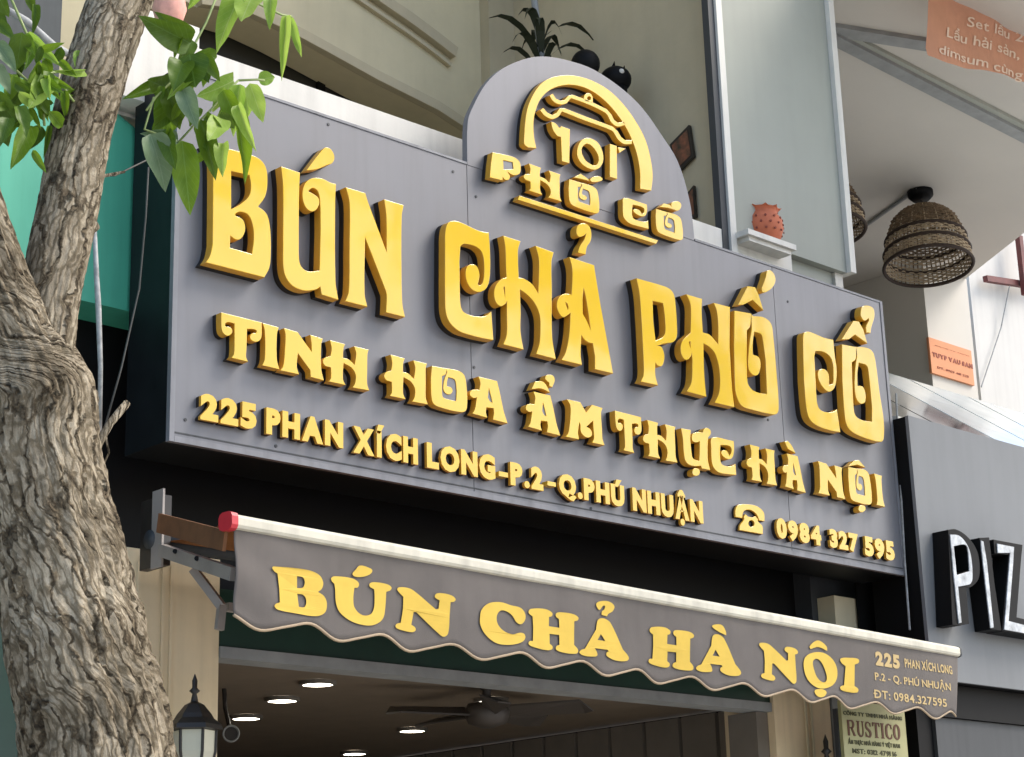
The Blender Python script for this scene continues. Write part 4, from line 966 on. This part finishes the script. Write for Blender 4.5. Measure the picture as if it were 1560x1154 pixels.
MB().lathe([(.18*r*math.sin(a),-.18*r*math.cos(a)) for a in [math.pi*k/6+.001 for k in range(7)]],c+Vector((-.35*r,-.85*r,.15*r)),WHITE,10).build('spot',t,True)
MB().tube([c-Vector((0,0,.6*r)),c-Vector((0,0,.9))],[.7*r,.9*r],BLACK,14).build('torso',t,True)
# pictures on side wall (x = XS)
ART=mat('picture_print',(.30,.10,.05),.5,c2=(.03,.035,.02),scale=22)
def picture(px4,label):
    P=[WX(a,b,XS-.01) for a,b in px4]; c=sum(P,Vector())/4
    t=thing('wall_picture',label,'picture',c)
    b=[p+Vector((-.02,0,0)) for p in P]
    MB().add(P+b,[(4,5,6,7),(0,1,5,4),(1,2,6,5),(2,3,7,6),(3,0,4,7)],LANT).build('frame',t)
    i_=[c+(p-c)*.8+Vector((-.013,0,0)) for p in b]; i_=[Vector((XS-.033,p.y,p.z)) for p in i_]
    MB().add(i_,[(0,1,2,3)],ART).build('print',t)
picture([(1024,222),(1053,192),(1060,240),(1034,266)],'dark square picture on the side wall right of the arch')
picture([(1049,298),(1060,284),(1063,332),(1055,335)],'narrow dark picture low on the side wall beside the arch')
# plant in the recess
c=W(826,112,1.3); t=thing('balcony_plant','shadowy dark plant with long drooping leaves behind the arch top','plant',c)
MB().tube([c-Vector((0,0,.7)),c+Vector((0,0,.1)),c+Vector((-.05,0,.5))],.02,BEAMG,8).build('stem',t)
for k in range(15):
    a=k*2.4; L=.32+.12*math.sin(k*3); b=c+Vector((0,0,.02*k-.05)); dx=Vector((math.cos(a),math.sin(a)*.5,0)); vs=[]
    for j in range(7):
        s=j/6; p=b+dx*L*s+Vector((0,0,.22*math.sin(s*2.4)-.08*s)); w_=.028*math.sin(math.pi*min(1,s+.08)); e=Vector((-dx.y,dx.x,0)).normalized()*w_; vs+=[p-e,p+e]
    MB().add(vs,[(2*j,2*j+1,2*j+3,2*j+2) for j in range(6)],PLANTD).build('leaf',t)
# hanging things
c=W(985,4,.9); t=thing('red_hanging_lantern','small red and gold hanging lantern cut by the top edge','lantern',c)
MB().lathe([(.02,.16),(.07,.12),(.09,.05),(.07,-.02),(.02,-.04)],c,mat('red_lantern',(.5,.08,.03),.6),14).build('shade',t,True)
MB().tube([c-Vector((0,0,.04)),c-Vector((0,0,.10))],[.014,.008],BANT,8).build('tassel',t)
c=W(258,14,-.2); t=thing('pink_hanging_cloth','pale pink cloth bundle at the top left beside the tree','cloth',c)
MB().lathe([(.02,.14),(.05,.08),(.065,0),(.045,-.07),(.01,-.09)],c,mat('pink_cloth',(.75,.38,.30),.8,var=.2,scale=20),12).build('bundle',t,True)

# ================================================================ TREE
YTR=-2.3
tree=thing('street_tree','rough barked street tree with forked trunk and drooping green leaves at the left','tree',(W(150,1154,YTR).x+.1,YTR,.14))
def trunk_tube(name,pts,seed,amp=1.,seg=120,per=.012,flat_=0.85):
    P=[];Rr=[]
    for q in pts:
        if len(q)==3: c=W(q[0],q[1],YTR+0); d=(c-CAMLOC).length; P.append(c); Rr.append(q[2]/2/FPX*d)
        elif len(q)==4 and q[3]=='y': pass
        else: P.append(Vector(q[:3])); Rr.append(q[3])
    # resample with catmull-rom
    PP=[];RR=[]
    for i in range(len(P)-1):
        p0=P[max(i-1,0)];p1=P[i];p2=P[i+1];p3=P[min(i+2,len(P)-1)]; n=max(2,int((p2-p1).length/per))
        for k in range(n):
            t=k/n; PP.append(.5*((2*p1)+(p2-p0)*t+(2*p0-5*p1+4*p2-p3)*t*t+(3*p1-p0-3*p2+p3)*t**3)); RR.append(Rr[i]+(Rr[i+1]-Rr[i])*(3*t*t-2*t**3))
    n=len(PP); vs=[];uvs=[]; s=0
    up=Vector((0,1,0))
    for i,p in enumerate(PP):
        t=(PP[min(i+1,n-1)]-PP[max(i-1,0)]).normalized(); e=t.cross(up).normalized(); g=e.cross(t).normalized()
        if i: s+=(p-PP[i-1]).length
        for k in range(seg):
            th=2*math.pi*k/seg; tw=th+s*.45; r=RR[i]
            q=Vector((math.cos(tw)*1.5,math.sin(tw)*1.5,s*.9+seed))
            lob=.11*noise.noise(q)*1.3
            rd=Vector((math.cos(tw)*5,math.sin(tw)*5,s*2.2+seed*3)); x=noise.noise(rd); ridge=-.075*max(0,(.16-abs(x))/.16)**1.3
            rd2=Vector((math.cos(tw)*13,math.sin(tw)*13,s*7+seed)); x2=noise.noise(rd2); r2=-.045*max(0,(.25-abs(x2))/.25)
            r3=.045*noise.noise(Vector((math.cos(tw)*26,math.sin(tw)*26,s*34+seed)))
            r4=.03*noise.noise(Vector((math.cos(tw)*60,math.sin(tw)*60,s*70+seed)))
            r5=.05*max(0,noise.noise(Vector((math.cos(tw)*4,math.sin(tw)*4,s*9+seed*2)))-.25)
            rr=r*(1+amp*(lob+ridge+r2+r3+r4+r5)); vs.append(p+e*math.cos(th)*rr+g*math.sin(th)*rr*flat_); uvs.append((tw/(2*math.pi)*r*6,s))
    fs=[];
    for i in range(n-1):
        for k in range(seg): fs.append((i*seg+k,i*seg+(k+1)%seg,(i+1)*seg+(k+1)%seg,(i+1)*seg+k))
    m=MB().add(vs,fs,BARK); o=m.build(name,tree,True)
    me=o.data; ul=me.uv_layers.new(name='grain'); 
    for f in me.polygons:
        for li,vi in zip(f.loop_indices,f.vertices): ul.data[li].uv=uvs[vi]
    # avoid the seam jump
    for f in me.polygons:
        xs=[ul.data[li].uv.x for li in f.loop_indices]
        if max(xs)-min(xs)>.2:
            mxx=max(xs); per_=None
            for li in f.loop_indices:
                if ul.data[li].uv.x<mxx-.2:
                    i_=me.loops[li].vertex_index//seg; ul.data[li].uv.x+=RR[i_]*6
    return o
base=W(150,1154,YTR)
trunk_tube('trunk',[(base.x+.33,YTR,.0,.27),(base.x+.25,YTR,.5,.19),(base.x+.13,YTR,1.3,.175),(152,1154,228),(120,1000,212),(98,880,196),(78,760,178),(66,680,172),(55,600,176),(18,500,128),(-12,420,108),(-40,330,100),(-75,220,92),(-110,100,88),(-150,-40,80),(-200,-250,70)],3.1,1.0)
trunk_tube('limb',[(62,700,90),(66,620,96),(68,540,92),(76,460,92),(90,380,94),(107,300,92),(124,200,93),(150,100,94),(184,0,92),(215,-90,88),(250,-220,80),(300,-420,60)],9.4,.75,seg=96)
# burl and knots
def knot(px,py,rp,yo,sq=(1,1,1),seed=1):
    c=W(px,py,YTR+yo); r=rp/FPX*(c-CAMLOC).length; vs=[];fs=[]; n=26
    for i in range(n+1):
        a=math.pi*i/n
        for k in range(n):
            b=2*math.pi*k/n; d=Vector((math.sin(a)*math.cos(b),math.sin(a)*math.sin(b),math.cos(a)))
            q=1+.22*noise.noise(d*2+Vector((seed,0,0)))+.1*noise.noise(d*6+Vector((seed,0,0))); vs.append(c+Vector((d.x*sq[0],d.y*sq[1],d.z*sq[2]))*r*q)
    for i in range(n):
        for k in range(n): fs.append((i*n+k,i*n+(k+1)%n,(i+1)*n+(k+1)%n,(i+1)*n+k))
    o=MB().add(vs,fs,BARK).build('burl',tree,True); ul=o.data.uv_layers.new(name='grain')
    for f in o.data.polygons:
        for li,vi in zip(f.loop_indices,f.vertices): co=o.data.vertices[vi].co; ul.data[li].uv=(co.x*1.2+co.y,co.z*1.2)
    return o
knot(122,612,27,-.02,(1,.8,1.1),1); knot(128,690,18,-.03,(1,.8,1.6),2)
knot(200,1060,20,-.09,(1,.5,1.5),7); knot(140,345,11,-.03,(1,.8,1),8)
def tw(name,pts,r,mt,seg=8):
    m=MB(); m.tube(pts,r,mt,seg); o=m.build(name,tree,True)
    if mt is BARK:
        ul=o.data.uv_layers.new(name='grain')
        for f in o.data.polygons:
            for li,vi in zip(f.loop_indices,f.vertices): co=o.data.vertices[vi].co; ul.data[li].uv=(co.x*2,co.z)
    return o
tw('twig_stub',[W(140,700,YTR-.02),W(152,672,YTR-.05),W(168,645,YTR-.06),W(182,628,YTR-.06),W(194,614,YTR-.06)],[.010,.009,.008,.0085,.008],BARK,10)
tw('twig',[W(160,660,YTR-.05),W(166,690,YTR-.05),W(156,712,YTR-.04)],[.003,.002,.002],BARK)
tw('twig',[W(135,262,YTR),W(160,268,YTR-.02),W(190,262,YTR-.03)],[.006,.004,.003],BARK)
# foliage stems
YLV=-2.35
def zp5(x,y): return (180+x/3.497,y/3.497)
def zp6(x,y): return (x/4.4375,y/4.4375)
for pl in ([(530,-30),(470,120),(400,250),(310,410),(200,520),(150,590)],[(640,430),(570,500),(510,570),(430,650)],[(520,-60),(700,0),(870,80),(925,90)],[(640,430),(740,425),(780,430)],[(310,410),(350,480),(430,640),(320,760)],[(190,520),(140,690),(300,750)]):
    tw('stalk',[W(*zp5(*p),YLV+.01) for p in pl],.0028,STEM,6)
for pl in ([(60,-40),(180,230),(250,430),(330,500),(420,480)],[(0,380),(200,560),(290,700),(300,850)],[(0,640),(200,860)],[(200,560),(320,520)],[(400,540),(460,640),(500,690)]):
    tw('stalk',[W(*zp6(*p),YLV+.01) for p in pl],.003,STEM,6)
def leaf_mesh(name,mt,curl,fold):
    vs=[];fs=[]; n=12
    for i in range(n+1):
        s=i/n; wd=.5*(math.sin(math.pi*min(1,s*1.0))**.8)*(1.25-.75*s) if s<1 else 0
        wd=.5*(s**.45)*((1-s)**.85)*1.9 if 0<s<1 else 0
        if s>.8: wd*=1-.35*(s-.8)/.2
        zc=-curl*(s**2)
        for k,u in enumerate((-1,-.55,0,.55,1)):
            wob=.03*math.sin(s*14+k)*abs(u)
            vs.append(Vector((u*wd,s,zc+fold*abs(u)*wd*2*.5+wob*(1 if wd else 0))))
    for i in range(n):
        for k in range(4): fs.append((i*5+k,i*5+k+1,(i+1)*5+k+1,(i+1)*5+k))
    me=bpy.data.meshes.new(name); me.from_pydata(vs,[],fs); me.materials.append(mt); me.polygons.foreach_set('use_smooth',[True]*len(fs)); me.update(); return me
LM={k:[leaf_mesh('leaf_blade',mt,c,f) for c,f in ((.18,.35),(.35,.5),(.05,.2))] for k,mt in (('d',LEAFD),('m',LEAFM),('l',LEAFL),('p',LEAFP))}
def leaf(b,t,wr,kind,i):
    yb=YLV+random.uniform(-.05,.05); B=W(*b,yb); T=W(*t,yb+random.uniform(-.05,.05)); L=(T-B).length
    Yv=(T-B).normalized(); tocam=(CAMLOC-B).normalized(); Zv=(tocam+Vector((random.uniform(-.35,.35),0,random.uniform(-.3,.45)))).normalized(); Zv=(Zv-Yv*Zv.dot(Yv)).normalized(); Xv=Yv.cross(Zv)
    o=bpy.data.objects.new('leaf',LM[kind][i%3]); COL.objects.link(o); o.parent=tree
    M=Matrix((Xv*wr*L*1.08,Yv*L,Zv*L)).transposed().to_4x4(); M.translation=B
    o.matrix_basis=Matrix.Translation(-tree.location)@M
    return o
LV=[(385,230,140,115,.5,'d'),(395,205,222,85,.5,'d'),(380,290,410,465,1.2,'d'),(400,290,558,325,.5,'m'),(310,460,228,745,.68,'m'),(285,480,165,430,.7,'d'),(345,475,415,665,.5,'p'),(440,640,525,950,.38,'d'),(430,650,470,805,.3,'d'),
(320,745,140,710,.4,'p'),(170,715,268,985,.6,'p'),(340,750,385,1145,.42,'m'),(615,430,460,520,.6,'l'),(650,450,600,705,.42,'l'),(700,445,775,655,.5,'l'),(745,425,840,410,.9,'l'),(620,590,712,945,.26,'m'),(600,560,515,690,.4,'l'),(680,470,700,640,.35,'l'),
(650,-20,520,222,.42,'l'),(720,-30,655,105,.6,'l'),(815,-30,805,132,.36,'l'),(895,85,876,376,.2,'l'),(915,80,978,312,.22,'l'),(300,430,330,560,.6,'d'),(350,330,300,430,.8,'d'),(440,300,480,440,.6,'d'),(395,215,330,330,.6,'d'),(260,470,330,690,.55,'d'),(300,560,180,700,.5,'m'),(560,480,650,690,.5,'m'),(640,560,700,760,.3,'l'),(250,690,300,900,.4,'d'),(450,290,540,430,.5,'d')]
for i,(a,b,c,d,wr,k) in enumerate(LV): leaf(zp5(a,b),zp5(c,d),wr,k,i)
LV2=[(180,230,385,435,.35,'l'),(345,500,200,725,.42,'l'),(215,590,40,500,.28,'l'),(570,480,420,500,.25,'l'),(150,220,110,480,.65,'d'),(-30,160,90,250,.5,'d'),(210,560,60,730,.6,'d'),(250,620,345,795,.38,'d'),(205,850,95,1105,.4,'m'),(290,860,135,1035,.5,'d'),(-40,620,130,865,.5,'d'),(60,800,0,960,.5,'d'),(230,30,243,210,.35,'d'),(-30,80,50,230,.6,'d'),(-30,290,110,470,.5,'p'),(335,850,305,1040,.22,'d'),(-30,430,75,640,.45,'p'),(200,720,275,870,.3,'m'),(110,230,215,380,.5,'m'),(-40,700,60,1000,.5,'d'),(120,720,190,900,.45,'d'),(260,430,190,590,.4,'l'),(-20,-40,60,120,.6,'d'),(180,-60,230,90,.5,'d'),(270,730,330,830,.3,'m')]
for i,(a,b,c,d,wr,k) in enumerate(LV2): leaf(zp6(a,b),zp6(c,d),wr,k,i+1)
rl_=random.Random(11)
for (cx_,cy_,sx_,sy_,n_,f_) in ((60,110,55,75,40,0),(300,150,70,70,22,1)):
    for q_ in range(n_):
        x=rl_.gauss(cx_,sx_*.55); y=rl_.gauss(cy_,sy_*.6)
        if f_==0 and (x>118 or y>235 or (x>85 and y<70)): continue
        if f_==1 and (x<215 or x>400 or y>235): continue
        L_=rl_.uniform(26,44); an=rl_.gauss(math.pi/2,.75)
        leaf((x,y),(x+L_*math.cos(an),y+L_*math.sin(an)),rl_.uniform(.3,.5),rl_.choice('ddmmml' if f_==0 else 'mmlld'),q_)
# unseen leaves and limbs, added out of frame to reflect in the letters

rng=random.Random(5)
def inframe(p):
    q=CM.transposed()@(p-CAMLOC)
    if q.z>=0: return False
    px=CX+q.x/-q.z*FPX; py=CY-q.y/-q.z*FPX
    return -60<px<1620 and -70<py<1200
m=MB(); bm_=MB()
for bi,(p0,p1,n_) in enumerate([((1.2,-2.4,5.2),(6.3,-2.3,6.1),70),((2.0,-2.5,5.6),(8.6,-2.5,5.9),110),((6.4,-2.3,5.95),(9.5,-2.2,5.2),110),((7.0,-2.4,5.9),(11.2,-2.4,5.1),110),((6.8,-2.2,5.8),(10.0,-2.5,5.7),80)]):
    p0=Vector(p0);p1=Vector(p1); pts=[p0.lerp(p1,k/20)+Vector((0,.15*math.sin(k*.45+bi),.08*math.sin(k*.4+bi*2))) for k in range(21)]
    pts=[p for p in pts if not inframe(p)]
    bm_.tube(pts,[.035-.0012*k for k in range(len(pts))],BARK,8)
    for k in range(n_):
        cc=pts[rng.randrange(2,len(pts))]+Vector((rng.gauss(0,.14),rng.gauss(0,.2),rng.gauss(0,.16)))
        for q_ in range(4):
            c=cc+Vector((rng.gauss(0,.06),rng.gauss(0,.06),rng.gauss(0,.05)))
            d=Vector((rng.gauss(0,.5),rng.gauss(0,.5),-.7)).normalized()*.12; e=d.cross(Vector((rng.gauss(0,1),rng.gauss(0,1),.3))).normalized()*.04
            if inframe(c+d) or inframe(c): continue
            m.add([c,c+d*.4-e,c+d,c+d*.4+e],[(0,1,2,3)],LEAFD if k%3 else LEAFM)
m.build('reflected_foliage',tree,kind='stuff'); bm_.build('reflected_boughs',tree,True,kind='stuff')
